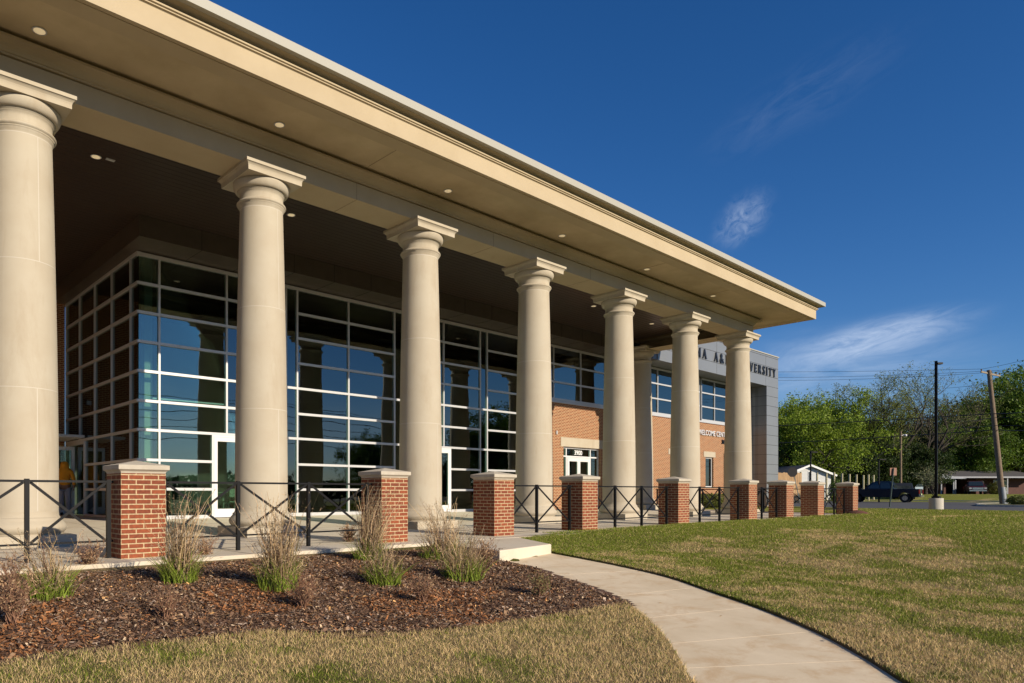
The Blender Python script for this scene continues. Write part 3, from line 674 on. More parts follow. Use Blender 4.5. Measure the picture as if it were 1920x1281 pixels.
m.box(44.526, 44.53, 19.0, 19.02, 0, 7.5); m.box(44.526, 44.53, 18.9, 18.91, 0, 7.5); sub('panel_seam', m, SEAM, gp)
# serif letters on the portal
SER = {  # strokes in a unit-high box: (x0,y0,x1,y1,width); widths: thick .17 thin .07
 'A': (.74, [(.10, 0, .36, 1, .07), (.36, 1, .62, 0, .17), (.2, .33, .52, .33, .06)], [(.0, .22, 0), (.48, .78, 0)]),
 'L': (.60, [(.17, 0, .17, 1, .17), (.17, .035, .54, .035, .07), (.52, 0, .52, .25, .06)], [(.04, .32, 0), (.04, .32, 1)]),
 'B': (.68, [(.17, 0, .17, 1, .17), (.17, .965, .42, .965, .07), (.17, .52, .45, .52, .07), (.17, .035, .42, .035, .07), (.42, .98, .53, .76, .13), (.53, .76, .42, .52, .13), (.45, .52, .59, .27, .15), (.59, .27, .42, .02, .15)], [(.04, .3, 0), (.04, .3, 1)]),
 'M': (.95, [(.16, 0, .16, 1, .07), (.17, 1, .47, .1, .16), (.47, .05, .74, 1, .06), (.76, 0, .76, 1, .17)], [(.04, .28, 0), (.62, .90, 0), (.04, .26, 1), (.66, .90, 1)]),
 '&': (.82, [(.62, .42, .48, .08, .08), (.48, .08, .28, .0, .12), (.28, .02, .12, .2, .14), (.12, .2, .2, .42, .14), (.2, .42, .44, .66, .09), (.44, .66, .44, .9, .09), (.44, .9, .32, .98, .08), (.32, .98, .2, .84, .1), (.2, .84, .3, .58, .13), (.3, .58, .72, .05, .15), (.52, .43, .74, .43, .05)], [(.64, .8, 0)]),
 'U': (.82, [(.18, 1, .18, .3, .17), (.18, .32, .28, .06, .14), (.28, .05, .5, .05, .1), (.5, .06, .62, .3, .08), (.62, .3, .62, 1, .07)], [(.04, .33, 1), (.5, .76, 1)]),
 'N': (.85, [(.15, 0, .15, 1, .07), (.15, 1, .66, 0, .17), (.66, 0, .66, 1, .07)], [(.04, .28, 0), (.04, .2, 1), (.54, .78, 1)]),
 'I': (.40, [(.2, 0, .2, 1, .17)], [(.05, .35, 0), (.05, .35, 1)]),
 'V': (.74, [(.12, 1, .38, 0, .17), (.38, 0, .62, 1, .07)], [(.0, .28, 1), (.5, .76, 1)]),
 'E': (.62, [(.17, 0, .17, 1, .17), (.17, .965, .52, .965, .07), (.17, .5, .42, .5, .06), (.17, .035, .54, .035, .07), (.51, 1, .51, .78, .05), (.54, 0, .54, .24, .05), (.42, .4, .42, .6, .05)], [(.04, .3, 0), (.04, .3, 1)]),
 'R': (.74, [(.17, 0, .17, 1, .17), (.17, .965, .42, .965, .07), (.17, .5, .42, .5, .07), (.42, .98, .55, .74, .14), (.55, .74, .42, .5, .14), (.36, .5, .62, .02, .16)], [(.04, .3, 0), (.04, .3, 1), (.56, .74, 0)]),
 'S': (.60, [(.48, .8, .4, .95, .07), (.4, .96, .24, .97, .08), (.24, .97, .13, .78, .13), (.13, .78, .24, .58, .15), (.24, .58, .42, .42, .16), (.42, .42, .48, .22, .15), (.48, .22, .38, .03, .13), (.38, .03, .2, .03, .08), (.2, .04, .1, .2, .07), (.5, .74, .5, 1, .05), (.09, 0, .09, .27, .05)], []),
 'T': (.68, [(.34, 0, .34, 1, .17), (.06, .965, .62, .965, .07), (.07, 1, .07, .76, .05), (.61, 1, .61, .76, .05)], [(.2, .48, 0)]),
 'Y': (.72, [(.36, 0, .36, .48, .17), (.14, 1, .36, .45, .16), (.36, .45, .60, 1, .07)], [(.22, .5, 0), (.0, .28, 1), (.48, .74, 1)]),
}
def serif_text(s, x, z, h, y, widths_scale, gap):
    for ch in s:
        if ch == ' ': x += .62 * h * widths_scale; continue
        w, strokes, serifs = SER[ch]; m = MB(); q_ = 0
        for a, b, c, d, t in strokes:
            p0 = (x + a * h * widths_scale, y - .03 - q_, z + b * h); p1 = (x + c * h * widths_scale, y - .03 - q_, z + d * h); q_ += .0007
            m.bar(p0, p1, .05, t * h, up=(0, 1, 0)) if False else m.bar(p0, p1, t * h * (1 if abs(b - d) < .05 else widths_scale * 1.05), .05, up=(0, 1, 0))
        for a, b, tz in serifs: m.box(x + a * h * widths_scale, x + b * h * widths_scale, y - .057, y - .004, z + tz * h - (.05 * h if tz else 0), z + tz * h + (0 if tz else .05 * h))
        struct_part('fascia_letter', m, LETB); x += w * h * widths_scale + gap
    return x
def serif_len(s, h, k, gap): return sum(.62 * h * k if c == ' ' else SER[c][0] * h * k + gap for c in s)
HL = .50
# spans measured in the photo: "A&M" starts at 37.35, "UNIVERSITY" ends at 45.45
k_ = 1.0; g_ = .14
L1 = serif_len('UNIVERSITY', HL, k_, g_); kk = 1.3
xu = 45.80 - serif_len('UNIVERSITY', HL, kk, .137) + .137
serif_text('UNIVERSITY', xu, 8.20, HL, 18.36, kk, .137)
serif_text('A&M', 37.57, 8.22, HL, 18.36, kk, .17)
serif_text('ALABAMA', 36.72 - serif_len('ALABAMA', HL, kk, .16) + .16, 8.22, HL, 18.36, kk, .16)

# interior behind the glass
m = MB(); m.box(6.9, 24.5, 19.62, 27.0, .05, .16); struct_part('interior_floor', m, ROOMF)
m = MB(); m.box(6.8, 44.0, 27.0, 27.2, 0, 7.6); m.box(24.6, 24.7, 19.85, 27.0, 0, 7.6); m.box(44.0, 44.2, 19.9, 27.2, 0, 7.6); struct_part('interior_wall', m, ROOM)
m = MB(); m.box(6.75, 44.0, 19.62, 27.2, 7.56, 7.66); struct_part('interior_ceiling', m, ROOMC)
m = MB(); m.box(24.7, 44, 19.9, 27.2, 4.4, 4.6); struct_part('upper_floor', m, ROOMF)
for x in (7.12, 11.5, 15.9, 20.35): m = MB(); m.box(x - .11, x + .11, 19.95, 20.2, .16, 7.56); struct_part('interior_pillar', m, M('pillar_paint', (.5, .55, .5), .7))
m = MB(); m.tube([(12.9, 22.2, 5.2), (12.9, 22.2, 7.56)], .22, 20); struct_part('ceiling_duct', m, WHITE)
for x in (8.0, 12.2, 16.6, 21.0): m = MB(); m.box(x, x + 2.9, 22.0, 22.06, 3.85, 3.89); struct_part('pendant_light', m, TUBE)
# downlights
def down(u, v, z, zc=None, r=.11):
    d = sky_dir(u, v); t = (z - CAMH) / d.z; p = Vector((0, 0, CAMH)) + d * t
    m = MB(); m.cm = 0; m.lathe(p.x, p.y, [(r, z - .006), (r, z - .001)], 28)
    o = struct_part('downlight', m, ALU); m = MB(); m.lathe(p.x, p.y, [(r * .78, z - .009), (r * .78, z - .007)], 28); sub('lamp', m, LAMP, o)
for u, v in ((74, 58), (524, 234), (840, 358), (1054, 442), (1213, 505), (1337, 555)): down(u, v, 8.264)
for u, v in ((180, 294), (546, 403), (1113, 574), (1222, 607)): down(u, v, 8.092)
m = MB(); p = hit(207, 300, lambda x, y: -1e9) if False else None
d = sky_dir(207, 300); t = (8.09 - CAMH) / d.z; p = Vector((0, 0, CAMH)) + d * t
m.box(p.x - .09, p.x + .09, p.y - .05, p.y + .05, 8.085, 8.095); struct_part('ceiling_sensor', m, ALU)

# tables and chairs seen through the glass
def chair(label):
    t = thing('cafe_chair', (0, 0, 0), label, 'chair', 'chairs inside behind the glass')
    m = MB(); m.box(-.22, .22, -.22, .22, .44, .47); m.build('seat', PALEG, t)
    m = MB(); m.box(-.21, .21, .20, .225, .6, .86); m.build('backrest', PALEG, t)
    for sx in (-1, 1):
        for sy in (-1, 1):
            m = MB(); m.tube([(sx * .24, sy * .25, 0), (sx * .19, sy * .2, .45)] + ([(sx * .19, .21, .85)] if sy > 0 else []), .014, 6); m.build('leg', PALEG, t)
    return t
def table(label):
    t = thing('cafe_table', (0, 0, 0), label, 'table', 'tables inside behind the glass')
    m = MB(); m.lathe(0, 0, [(.44, .73), (.45, .745), (.44, .76)], 28); m.build('tabletop', PALEG, t)
    m = MB(); m.tube([(0, 0, .05), (0, 0, .73)], .035, 10); m.build('pedestal', PALEG, t)
    for k in range(4): a = R(45 + 90 * k); m = MB(); m.bar((0, 0, .09), (.36 * math.cos(a), .36 * math.sin(a), .02), .05, .03); m.build('leg', PALEG, t)
    return t
tb = table('pale round cafe table'); ch = chair('pale cafe chair'); fz = .16
tabs = [(12.6, 20.9, 'pale cafe table behind the glass just right of the second column from the left'), (10.0, 21.3, 'pale cafe table inside, behind the glass door at the second column'), (14.9, 21.4, 'pale cafe table inside, seen over the second brick pier'), (19.3, 21.0, 'pale cafe table inside, between the third and fourth columns')]
for i, (x, y, lb) in enumerate(tabs): o = tb if i == 0 else copy_tree(tb); place(o, (x, y, fz), 0, lb)
chs = [(11.95, 20.8, 85, 'pale cafe chair inside, left of the table behind the middle of the first railing'), (13.3, 21.05, -80, 'pale cafe chair inside, right of the table behind the middle of the first railing'), (12.7, 21.7, 0, 'pale cafe chair inside, behind the table at the first railing'), (14.2, 20.6, 140, 'pale cafe chair inside, close to the glass left of the second brick pier'), (9.9, 20.5, 180, 'pale cafe chair inside, seen through the glass door by the second column'), (10.6, 21.7, -50, 'pale cafe chair further back behind the glass door by the second column'), (18.7, 20.7, 100, 'pale cafe chair inside, just right of the glass door at the third column'), (19.9, 20.8, -90, 'pale cafe chair inside, left of the fourth column'), (15.6, 21.6, -90, 'pale cafe chair inside, behind the second brick pier')]
for i, (x, y, a, lb) in enumerate(chs): o = ch if i == 0 else copy_tree(ch); place(o, (x, y, fz), R(a), lb)

# ------------------------------------------------------------------ brick piers and railings
def pier(label):
    t = thing('brick_pier', (0, 0, 0), label, 'brick pier', 'brick piers along the terrace edge'); w = .305
    m = MB(); m.box(0, .61, 0, .61, -.4, 1.17); m.build('brick_shaft', PIERBRICK, t)
    pr = [(w - .01, 1.17), (w - .0, 1.171), (w + .006, 1.195), (w + .022, 1.21), (w + .04, 1.222), (w + .043, 1.225), (w + .043, 1.285)]
    V = []; 
    for r, z in pr: V += [(w - r, w - r, z), (w + r, w - r, z), (w + r, w + r, z), (w - r, w + r, z)]
    V.append((w, w, 1.36)); k = len(pr)
    F = [(0, 3, 2, 1)] + [(4 * i + j, 4 * i + (j + 1) % 4, 4 * i + 4 + (j + 1) % 4, 4 * i + 4 + j) for i in range(k - 1) for j in range(4)] + [(4 * (k - 1) + j, 4 * (k - 1) + (j + 1) % 4, 4 * k) for j in range(4)]
    m = MB(); m.add(V, F); m.build('cap', STONECAP, t, bevel=.004); return t
PX = [(3.13, 9.8, 'brick pier nearest the camera, in front of the gap between the first and second columns'), (7.60, 9.8, 'brick pier in front of the third column, dry grasses at its left side'), (10.54, 9.8, 'brick pier between lawn and concrete walk, left of the fourth column'), (13.57, 9.8, 'brick pier in front of the doors numbered 3900'), (18.0, 9.8, 'brick pier in front of the sixth column, lawn at its foot'), (22.43, 9.8, 'brick pier in front of the seventh column at the portico corner'), (25.40, 9.8, 'brick pier in front of the grey metal leg of the building'), (28.30, 9.8, 'free-standing brick pier with no railing on its left side'), (32.15, 9.8, 'rightmost brick pier, beside the parked dark pickup'), (32.15, 14.55, 'small far brick pier just showing behind the pier at the portico corner')]
p0 = None
for x, y, lb in PX:
    if p0 is None: p0 = pier(lb); o = p0
    else: o = copy_tree(p0)
    place(o, (x, y, 0), 0, lb)
def rail(a, b, posts, label, z0=0, end_post=True):
    """railing from a to b (xy), posts = fractions along it"""
    a = Vector((a[0], a[1], 0)); b = Vector((b[0], b[1], 0)); t = thing('railing', (a.x, a.y, z0), label, 'railing', 'black steel railings between the piers')
    d = b - a; D_ = d.length; u = d.normalized()
    m = MB(); m.bar(u * 0 + Vector((0, 0, 1.055)), u * D_ + Vector((0, 0, 1.055)), .045, .03); m.build('top_rail', BLACK, t)
    m = MB(); m.bar(u * 0 + Vector((0, 0, .235)), u * D_ + Vector((0, 0, .235)), .03, .025); m.build('bottom_rail', BLACK, t)
    P = [q * D_ for q in posts]
    for q in P: m = MB(); c = u * q; m.box(c.x - .027, c.x + .027, c.y - .027, c.y + .027, -.2, 1.085); m.build('post', BLACK, t)
    for i in range(len(P) - 1):
        p, q = P[i] + .04, P[i + 1] - .04
        for s_, (za, zb) in enumerate(((.25, 1.04), (1.04, .25))):
            nrm = Vector((-u.y, u.x, 0)) * .007 * (1 if s_ else -1)
            m = MB(); m.bar(u * p + Vector((0, 0, za)) + nrm, u * q + Vector((0, 0, zb)) + nrm, .014, .035); m.build('brace', BLACK, t)
    return t
def railx(x0, x1, px, label, y=10.1): return rail((x0, y), (x1, y), [(p - x0) / (x1 - x0) for p in px], label)
railx(-1.6, 3.12, [-1.5, -.2, .92, 2.06, 3.06], 'black crossed railing in front of the first column, left of the nearest pier')
railx(3.75, 7.59, [3.83, 4.99, 6.27, 7.50], 'black crossed railing between the nearest pier and the second pier')
railx(11.16, 13.56, [11.22, 12.26, 13.47], 'black crossed railing in front of the fourth column')
railx(14.19, 17.99, [14.25, 15.37, 16.62, 17.90], 'black crossed railing in front of the fifth column')
railx(18.62, 22.42, [18.70, 19.80, 21.05, 22.33], 'black crossed railing in front of the shrub by the brick wing')
railx(23.05, 25.39, [23.12, 24.1, 25.30], 'short black crossed railing left of the grey metal leg')
railx(28.92, 32.14, [29.0, 29.75, 30.9, 32.05], 'black crossed railing ending at the rightmost pier')
rail((32.45, 10.42), (32.45, 14.54), [.02, .25, .5, .75, .98], 'black railing running back from the rightmost pier')
rail((32.45, 15.17), (32.45, 18.9), [.02, .33, .66, .98], 'black railing running from the small far pier to the building')
# ------------------------------------------------------------------ mulch chips (nobody could count them)
def scatter_in(poly, n, seed):
    r = np.random.default_rng(seed); P = np.array(poly); lo = P.min(0); hi = P.max(0); out = np.zeros((0, 2))
    while len(out) < n:
        c = r.uniform(lo, hi, (n * 2, 2)); c = c[inside(c[:, 0], c[:, 1], poly)]; out = np.vstack([out, c])
    return out[:n]
r_ = np.random.default_rng(3); n = 170000
bedc = [p for p in bed_poly]
C = scatter_in([(max(p[0], .2), min(p[1], DECKY - .02)) for p in bed_poly], n, 5); n = len(C)
Ln = r_.gamma(2.2, .0040, n) + .004; Wd = Ln * r_.uniform(.22, .6, n); A = r_.uniform(0, 2 * np.pi, n); tilt = r_.normal(0, .35, n); tz = r_.normal(0, .35, n)
ex = np.stack([np.cos(A) * np.cos(tilt), np.sin(A) * np.cos(tilt), np.sin(tilt)], -1); ey = np.stack([-np.sin(A) * np.cos(tz), np.cos(A) * np.cos(tz), np.sin(tz)], -1)
ctr = np.stack([C[:, 0], C[:, 1], bedz(C[:, 0], C[:, 1]) + r_.uniform(.0, .03, n)], -1)
Vq = np.stack([ctr - ex * Ln[:, None] - ey * Wd[:, None] * .6, ctr + ex * Ln[:, None] * .9 - ey * Wd[:, None], ctr + ex * Ln[:, None] + ey * Wd[:, None] * .5, ctr - ex * Ln[:, None] * .8 + ey * Wd[:, None]], 1).reshape(-1, 3)
pal = np.array([(.085, .05, .034), (.125, .075, .05), (.05, .033, .026), (.22, .17, .14), (.31, .235, .165), (.20, .09, .04), (.36, .21, .09), (.18, .115, .07)])
ci = r_.choice(len(pal), n, p=[.25, .25, .16, .10, .035, .065, .02, .12])
red = (vnoise(C[:, 0], C[:, 1], .8, 12) > .62) & (r_.random(n) < .45) & (C[:, 1] < 7.2); ci[red] = 5
tc_ = np.repeat(pal[ci] * 1.9 * np.array([[.98, .95, .86]]) * r_.uniform(.5, 1.35, (n, 1)), 4, 0)
raw_mesh('mulch', Vq, np.arange(4 * n).reshape(-1, 4), attr_mat('mulch_chip', .85), tc_, label='brown shredded bark mulch covering the planting bed', category='mulch', kind='stuff')

# ------------------------------------------------------------------ grass blades
def blades(P, h, w, tint, lean, seed, curl=.5, segs=2):
    """P (n,3) roots -> arrays of tapered bent blades"""
    r = np.random.default_rng(seed); n = len(P); a = r.uniform(0, 2 * np.pi, n); ln = lean * r.uniform(.2, 1, n)
    dr = np.stack([np.cos(a), np.sin(a), np.zeros(n)], -1); sd = np.stack([-np.sin(a), np.cos(a), np.zeros(n)], -1)
    # face roughly any way
    b = r.uniform(0, 2 * np.pi, n); sd = np.stack([np.cos(b), np.sin(b), np.zeros(n)], -1)
    V = []; 
    for k in range(segs + 1):
        t = k / segs; c = P + dr * (ln * h * (t ** (1 + curl)))[:, None] + np.stack([np.zeros(n), np.zeros(n), h * (t - .28 * ln * t * t)], -1)
        if k < segs: ww = (w * (1 - .75 * t / 1.0 * .8) / 2)[:, None]; V += [c - sd * ww, c + sd * ww]
        else: V += [c]
    V = np.stack(V, 1); m_ = V.shape[1]; base = (np.arange(n) * m_)[:, None]; F = []
    for k in range(segs - 1): F += [base + np.array([[2 * k, 2 * k + 1, 2 * k + 3]]), base + np.array([[2 * k, 2 * k + 3, 2 * k + 2]])]
    F += [base + np.array([[2 * segs - 2, 2 * segs - 1, 2 * segs]])]
    return V.reshape(-1, 3), np.concatenate(F, 0), np.repeat(tint, m_, 0)
r_ = np.random.default_rng(11)
def lawn_pts(n, x0, x1, y0, y1):
    c = np.stack([r_.uniform(x0, x1, n), r_.uniform(y0, y1, n)], -1)
    return c
pts = []
for n_, x0, x1, y0, y1 in ((640000, .5, 12, -.6, 9.4), (270000, 12, 22, -1.2, 9.75), (170000, 22, 43, -3, 12)):
    pts.append(lawn_pts(n_, x0, x1, y0, y1))
P2 = np.vstack(pts)
# keep only what the camera could see and what is lawn
F_ = np.array([math.cos(THETA), math.sin(THETA)]); R_ = np.array([math.sin(THETA), -math.cos(THETA)])
dd = P2 @ F_; uu = CXP + FPX * (P2 @ R_) / np.maximum(dd, .1); vv = HP + FPX * (CAMH - gz(P2[:, 0], P2[:, 1])) / np.maximum(dd, .1)
keep = (dd > 2.5) & (uu > -300) & (uu < 2700) & (vv < 1600)
keep &= ~inside(P2[:, 0], P2[:, 1], path_poly) & ~inside(P2[:, 0], P2[:, 1], bed_poly) & ~inside(P2[:, 0], P2[:, 1], slab_poly)
keep &= (P2[:, 0] < lawn_edge_x(P2[:, 1])) & ~((P2[:, 1] > DECKY) & (P2[:, 0] < 33.1) & ((P2[:, 1] > DECKY + .42) | (P2[:, 0] < 11.3)))
for x, y, _ in PX: keep &= ~((P2[:, 0] > x - .02) & (P2[:, 0] < x + .63) & (P2[:, 1] > y - .01))
P2 = P2[keep]; n = len(P2)
dry = grass_tint(P2[:, 0], P2[:, 1]); isdry = r_.random(n) < (.12 + .62 * dry)
bn = vnoise(P2[:, 0], P2[:, 1], .16, 31)
hgt = (.018 + .024 * r_.random(n) * (.6 + 1.2 * bn)) * (1 + .5 * sstep(6, 30, P2[:, 0])); 
hgt = np.where((P2[:, 0] < 8) & isdry, hgt * 1.35, hgt)
wid = .0035 + .0035 * sstep(4, 14, P2[:, 0]) + .008 * sstep(14, 40, P2[:, 0])
tnt = np.where(isdry[:, None], DRY[None] * r_.uniform(.45, 1.35, (n, 1)), np.array([[.205, .25, .03]]) * r_.uniform(.4, 1.5, (n, 1)))
z0 = gz(P2[:, 0], P2[:, 1]) - .005
V, F, T = blades(np.stack([P2[:, 0], P2[:, 1], z0], -1), hgt, wid, tnt, 1.05, 21)
BLADE = attr_mat('grass_blade', .75, trans=.25)
raw_mesh('grass', V, F, BLADE, T, label='half dry spring turf of green and straw coloured blades', category='grass', kind='stuff')

# ------------------------------------------------------------------ ornamental grasses and dormant shrubs in the bed
def bed_at(u, v): return hit(u, v, lambda x, y: float(bedz(x, y)))
def tall_grass(u, v, h, spread, nst, green, seed, label, lean=(.0, 0)):
    p = bed_at(u, v); r = np.random.default_rng(seed); lean = (lean[0] + r.normal(0, .14), lean[1] + r.normal(0, .08)); h *= 1.2
    t = thing('ornamental_grass', p, label, 'ornamental grass', 'tall dry grasses in the mulch bed', world=True)
    n = int(nst * .60); a = r.uniform(0, 2 * np.pi, n); rr = np.sqrt(r.random(n)) * spread * .45
    roots = np.stack([p.x + rr * np.cos(a), p.y + rr * np.sin(a), np.full(n, p.z - .01)], -1)
    hh = h * (.28 + .78 * r.random(n) ** 1.3); segs = 6; V = []; b = r.uniform(0, 2 * np.pi, n); out = spread * r.uniform(.2, 1.35, n) * .62
    sd = np.stack([np.cos(b), np.sin(b), np.zeros(n)], -1); wob = r.normal(0, .040, (segs + 1, n, 2)); kk = r.random(n) < .35
    for k in range(segs + 1):
        q = k / segs; c = roots.copy(); c[:, 0] += np.cos(a) * out * q ** 1.6 + np.cumsum(wob[:k + 1, :, 0], 0)[-1] * q + lean[0] * q * q * hh; c[:, 1] += np.sin(a) * out * q ** 1.6 + np.cumsum(wob[:k + 1, :, 1], 0)[-1] * q + lean[1] * q * q * hh
        c[:, 2] += hh * (q - np.where(kk, .35 * q ** 4, .08 * q ** 4)); w = .0052 * (1 - .65 * q)
        V += [c - sd * w, c + sd * w]
    V = np.stack(V, 1); m_ = V.shape[1]; base = (np.arange(n) * m_)[:, None]
    F = np.concatenate([base + np.array([[2 * k, 2 * k + 1, 2 * k + 3, 2 * k + 2]]) for k in range(segs)], 0)
    tn = np.array([[.46, .33, .19]]) * r.uniform(.3, 1.6, (n, 1)) * np.array([[1, 1, 1]]) + r.normal(0, .012, (n, 3)); tn = np.clip(tn, .02, 1)
    raw_mesh('dry_stems', V.reshape(-1, 3), F, BLADE, np.repeat(tn, m_, 0), parent=t)
    # seed heads and curled leaf scraps along the stems
    ns = n * 9; k = r.integers(0, n, ns); q = r.uniform(.25, 1.0, ns) ** .8; seg = np.minimum((q * segs).astype(int), segs - 1)
    Vr = V.reshape(n, m_, 3); c = Vr[k, 2 * seg] * (1 - (q * segs - seg))[:, None] + Vr[k, 2 * seg + 2] * (q * segs - seg)[:, None]
    L_ = r.uniform(.012, .05, ns); A = r.uniform(0, 2 * np.pi, ns); el = r.uniform(-.4, 1.2, ns); ex = np.stack([np.cos(A) * np.cos(el), np.sin(A) * np.cos(el), np.sin(el)], -1)
    ey = np.cross(ex, r.normal(0, 1, (ns, 3))); ey /= np.linalg.norm(ey, axis=1)[:, None] + 1e-6; W_ = r.uniform(.002, .0045, ns)
    V3 = np.stack([c - ey * W_[:, None], c + ey * W_[:, None], c + ex * L_[:, None]], 1).reshape(-1, 3)
    raw_mesh('dry_leaves', V3, np.arange(3 * ns).reshape(-1, 3), BLADE, np.repeat(np.array([[.46, .34, .21]]) * r.uniform(.45, 1.3, (ns, 1)), 3, 0), parent=t)
    if green:
        n = green; a = r.uniform(0, 2 * np.pi, n); rr = np.sqrt(r.random(n)) * spread * .85
        roots = np.stack([p.x + rr * np.cos(a), p.y + rr * np.sin(a), np.full(n, p.z - .01)], -1)
        V, F, T = blades(roots, r.uniform(.14, .46, n) * h ** .3, np.full(n, .008), np.array([[.20, .26, .035]]) * r.uniform(.5, 1.4, (n, 1)), .9, seed + 1, segs=4)
        raw_mesh('green_leaves', V, F, BLADE, T, parent=t)
    return t
tall_grass(92, 1122, .60, .24, 260, 420, 41, 'leftmost clump of dry ornamental grass with a fresh green skirt')
tall_grass(337, 1092, .93, .24, 420, 480, 42, 'tall dry grass clump with green base in front of the nearest pier')
tall_grass(523, 1104, .95, .27, 560, 380, 43, 'tall dense dry grass clump standing left of the second pier')
tall_grass(692, 1052, 1.02, .27, 520, 340, 44, 'tall dry grass clump against the left face of the second pier')
tall_grass(720, 1096, .55, .24, 240, 460, 45, 'short grass clump with bright green base below the second pier')
tall_grass(832, 1050, .85, .44, 420, 260, 46, 'broad loose dry grass clump right of the second pier', lean=(.10, .05))
tall_grass(868, 1086, .62, .30, 330, 420, 47, 'rightmost green-footed grass clump near the concrete walk')
def dry_shrub(u, v, h, w, n, seed, label, leaf=.5, pos=None, tint=(.24, .125, .075), leafc=(.42, .28, .16)):
    h *= 1.2; n = int(n * 1.4)
    p = pos or bed_at(u, v); rd = random.Random(seed); t = thing('dormant_shrub', p, label, 'shrub', 'small bare shrubs in the mulch bed', world=True); m = MB(); tips = []
    def br(a, d, L_, r0, dep):
        pts = [a]; q = a.copy(); dd = d.copy()
        for k in range(3): dd = (dd + Vector((rd.gauss(0, .16), rd.gauss(0, .16), rd.gauss(.05, .1)))).normalized(); q = q + dd * L_ / 3; pts.append(q.copy())
        m.tube(pts, [r0, r0 * .85, r0 * .7, r0 * .5], 4, cap=False); tips.extend(pts[1:])
        if dep: 
            for k in range(rd.choice((2, 3))): br(pts[rd.choice((1, 2, 3))], (dd + Vector((rd.gauss(0, .6), rd.gauss(0, .6), rd.gauss(.1, .35)))).normalized(), L_ * rd.uniform(.45, .8), r0 * .6, dep - 1)
    for k in range(n):
        a = rd.uniform(0, 6.283); s_ = rd.uniform(.1, 1) * w; br(Vector((p.x + rd.gauss(0, .02), p.y + rd.gauss(0, .02), p.z - .01)), Vector((math.cos(a) * s_ / h * .8, math.sin(a) * s_ / h * .8, 1)).normalized(), h * rd.uniform(.4, .62), .0045, 2)
    m.build('twigs', M('twig_%d' % seed, tint, .9), t)
    k = int(len(tips) * leaf); r = np.random.default_rng(seed); c = np.array([tips[i] for i in r.integers(0, len(tips), k)]) + r.normal(0, .008, (k, 3))
    a1 = r.normal(0, 1, (k, 3)); a1 /= np.linalg.norm(a1, axis=1)[:, None]; a2 = np.cross(a1, r.normal(0, 1, (k, 3))); a2 /= np.linalg.norm(a2, axis=1)[:, None]; s_ = r.uniform(.005, .012, (k, 1))
    V = np.stack([c - a1 * s_ * 1.4, c + a2 * s_ * .7, c + a1 * s_ * 1.4, c - a2 * s_ * .7], 1).reshape(-1, 3)
    raw_mesh('dry_leaves', V, np.arange(4 * k).reshape(-1, 4), BLADE, np.repeat(np.array([leafc]) * r.uniform(.4, 1.4, (k, 1)), 4, 0), parent=t); return t
dry_shrub(165, 1072, .36, .30, 26, 61, 'red-brown bare shrub in front of the nearest railing, right of the leftmost grass', 1.0)
dry_shrub(384, 1052, .34, .22, 20, 62, 'bare shrub just right of the nearest pier at the terrace edge', .9)
dry_shrub(25, 1172, .40, .26, 26, 63, 'bare shrub at the left edge of the photo near the turf', .6)
dry_shrub(312, 1160, .26, .22, 20, 64, 'low bare shrub in the mulch below the nearest pier', .3)
dry_shrub(568, 1140, .32, .24, 24, 65, 'bare shrub below the tall grass clump left of the second pier', .3)
dry_shrub(655, 1022, .36, .24, 24, 66, 'seedy dry shrub at the terrace edge left of the second pier', 1.3)
dry_shrub(793, 1130, .30, .22, 22, 67, 'bare shrub in the middle of the mulch right of the short green clump', .4)
dry_shrub(908, 1062, .34, .30, 28, 68, 'bare shrub leaning out beside the concrete walk step', 1.2)
dry_shrub(1012, 1118, .24, .20, 20, 69, 'small budding shrub at the tip of the bed beside the path', .8, leafc=(.22, .2, .08))
dry_shrub(20, 1100, .28, .22, 18, 70, 'small bare shrub behind the leftmost grass clump', .5)

# leaf litter (nobody could count it)
r_ = np.random.default_rng(77); n = 900; c = np.stack([r_.uniform(1, 26, n), r_.uniform(.5, 9.2, n)], -1); onp = inside(c[:, 0], c[:, 1], path_poly)
keep = (r_.random(n) < .5) & (~inside(c[:, 0], c[:, 1], slab_poly)); keep &= ~onp | (r_.random(n) < .12); c = c[keep]; onp = onp[keep]; n = len(c)
z = np.where(onp, pathplane(c[:, 0], c[:, 1]) + .008, np.where(inside(c[:, 0], c[:, 1], bed_poly), bedz(c[:, 0], c[:, 1]) + .035, gz(c[:, 0], c[:, 1]) + .035))
C = np.stack([c[:, 0], c[:, 1], z], -1); a = r_.uniform(0, 6.283, n); s_ = r_.uniform(.008, .022, (n, 1)); up_ = r_.normal(0, .35, (n, 1))
e1 = np.stack([np.cos(a), np.sin(a), np.zeros(n)], -1); e2 = np.stack([-np.sin(a), np.cos(a), np.zeros(n)], -1); e2[:, 2] = up_[:, 0] * .6
V = np.stack([C - e1 * s_ * 1.5, C + e2 * s_ * .8, C + e1 * s_ * 1.5, C - e2 * s_ * .8], 1).reshape(-1, 3)
raw_mesh('leaf_litter', V, np.arange(4 * n).reshape(-1, 4), BLADE, np.repeat(np.array([[.55, .36, .17]]) * r_.uniform(.4, 1.3, (n, 1)), 4, 0), label='scattered dead tan leaves lying on the turf and path', category='leaf litter', kind='stuff')
# hoop bike rack and box on the brick wing
t = thing('bike_rack', at(1425, 31, .03), 'black hoop bicycle rack behind the pier at the portico corner', 'bike rack')
m = MB(); m.tube([(.0, .33 * math.cos(q), .5 + .42 * math.sin(q)) for q in np.linspace(0, 2 * math.pi, 25)], .03, 8, cap=False); m.build('hoop', BLACK, t); m = MB(); m.box(-.05, .05, -.04, .04, -.05, .1); m.box(-.12, .12, -.12, .12, -.05, .01); m.build('base', BLACK, t)
m = MB(); m.box(24.98, 25.06, 19.44, 19.5, 3.52, 3.68); struct_part('wall_box', m, ALU)

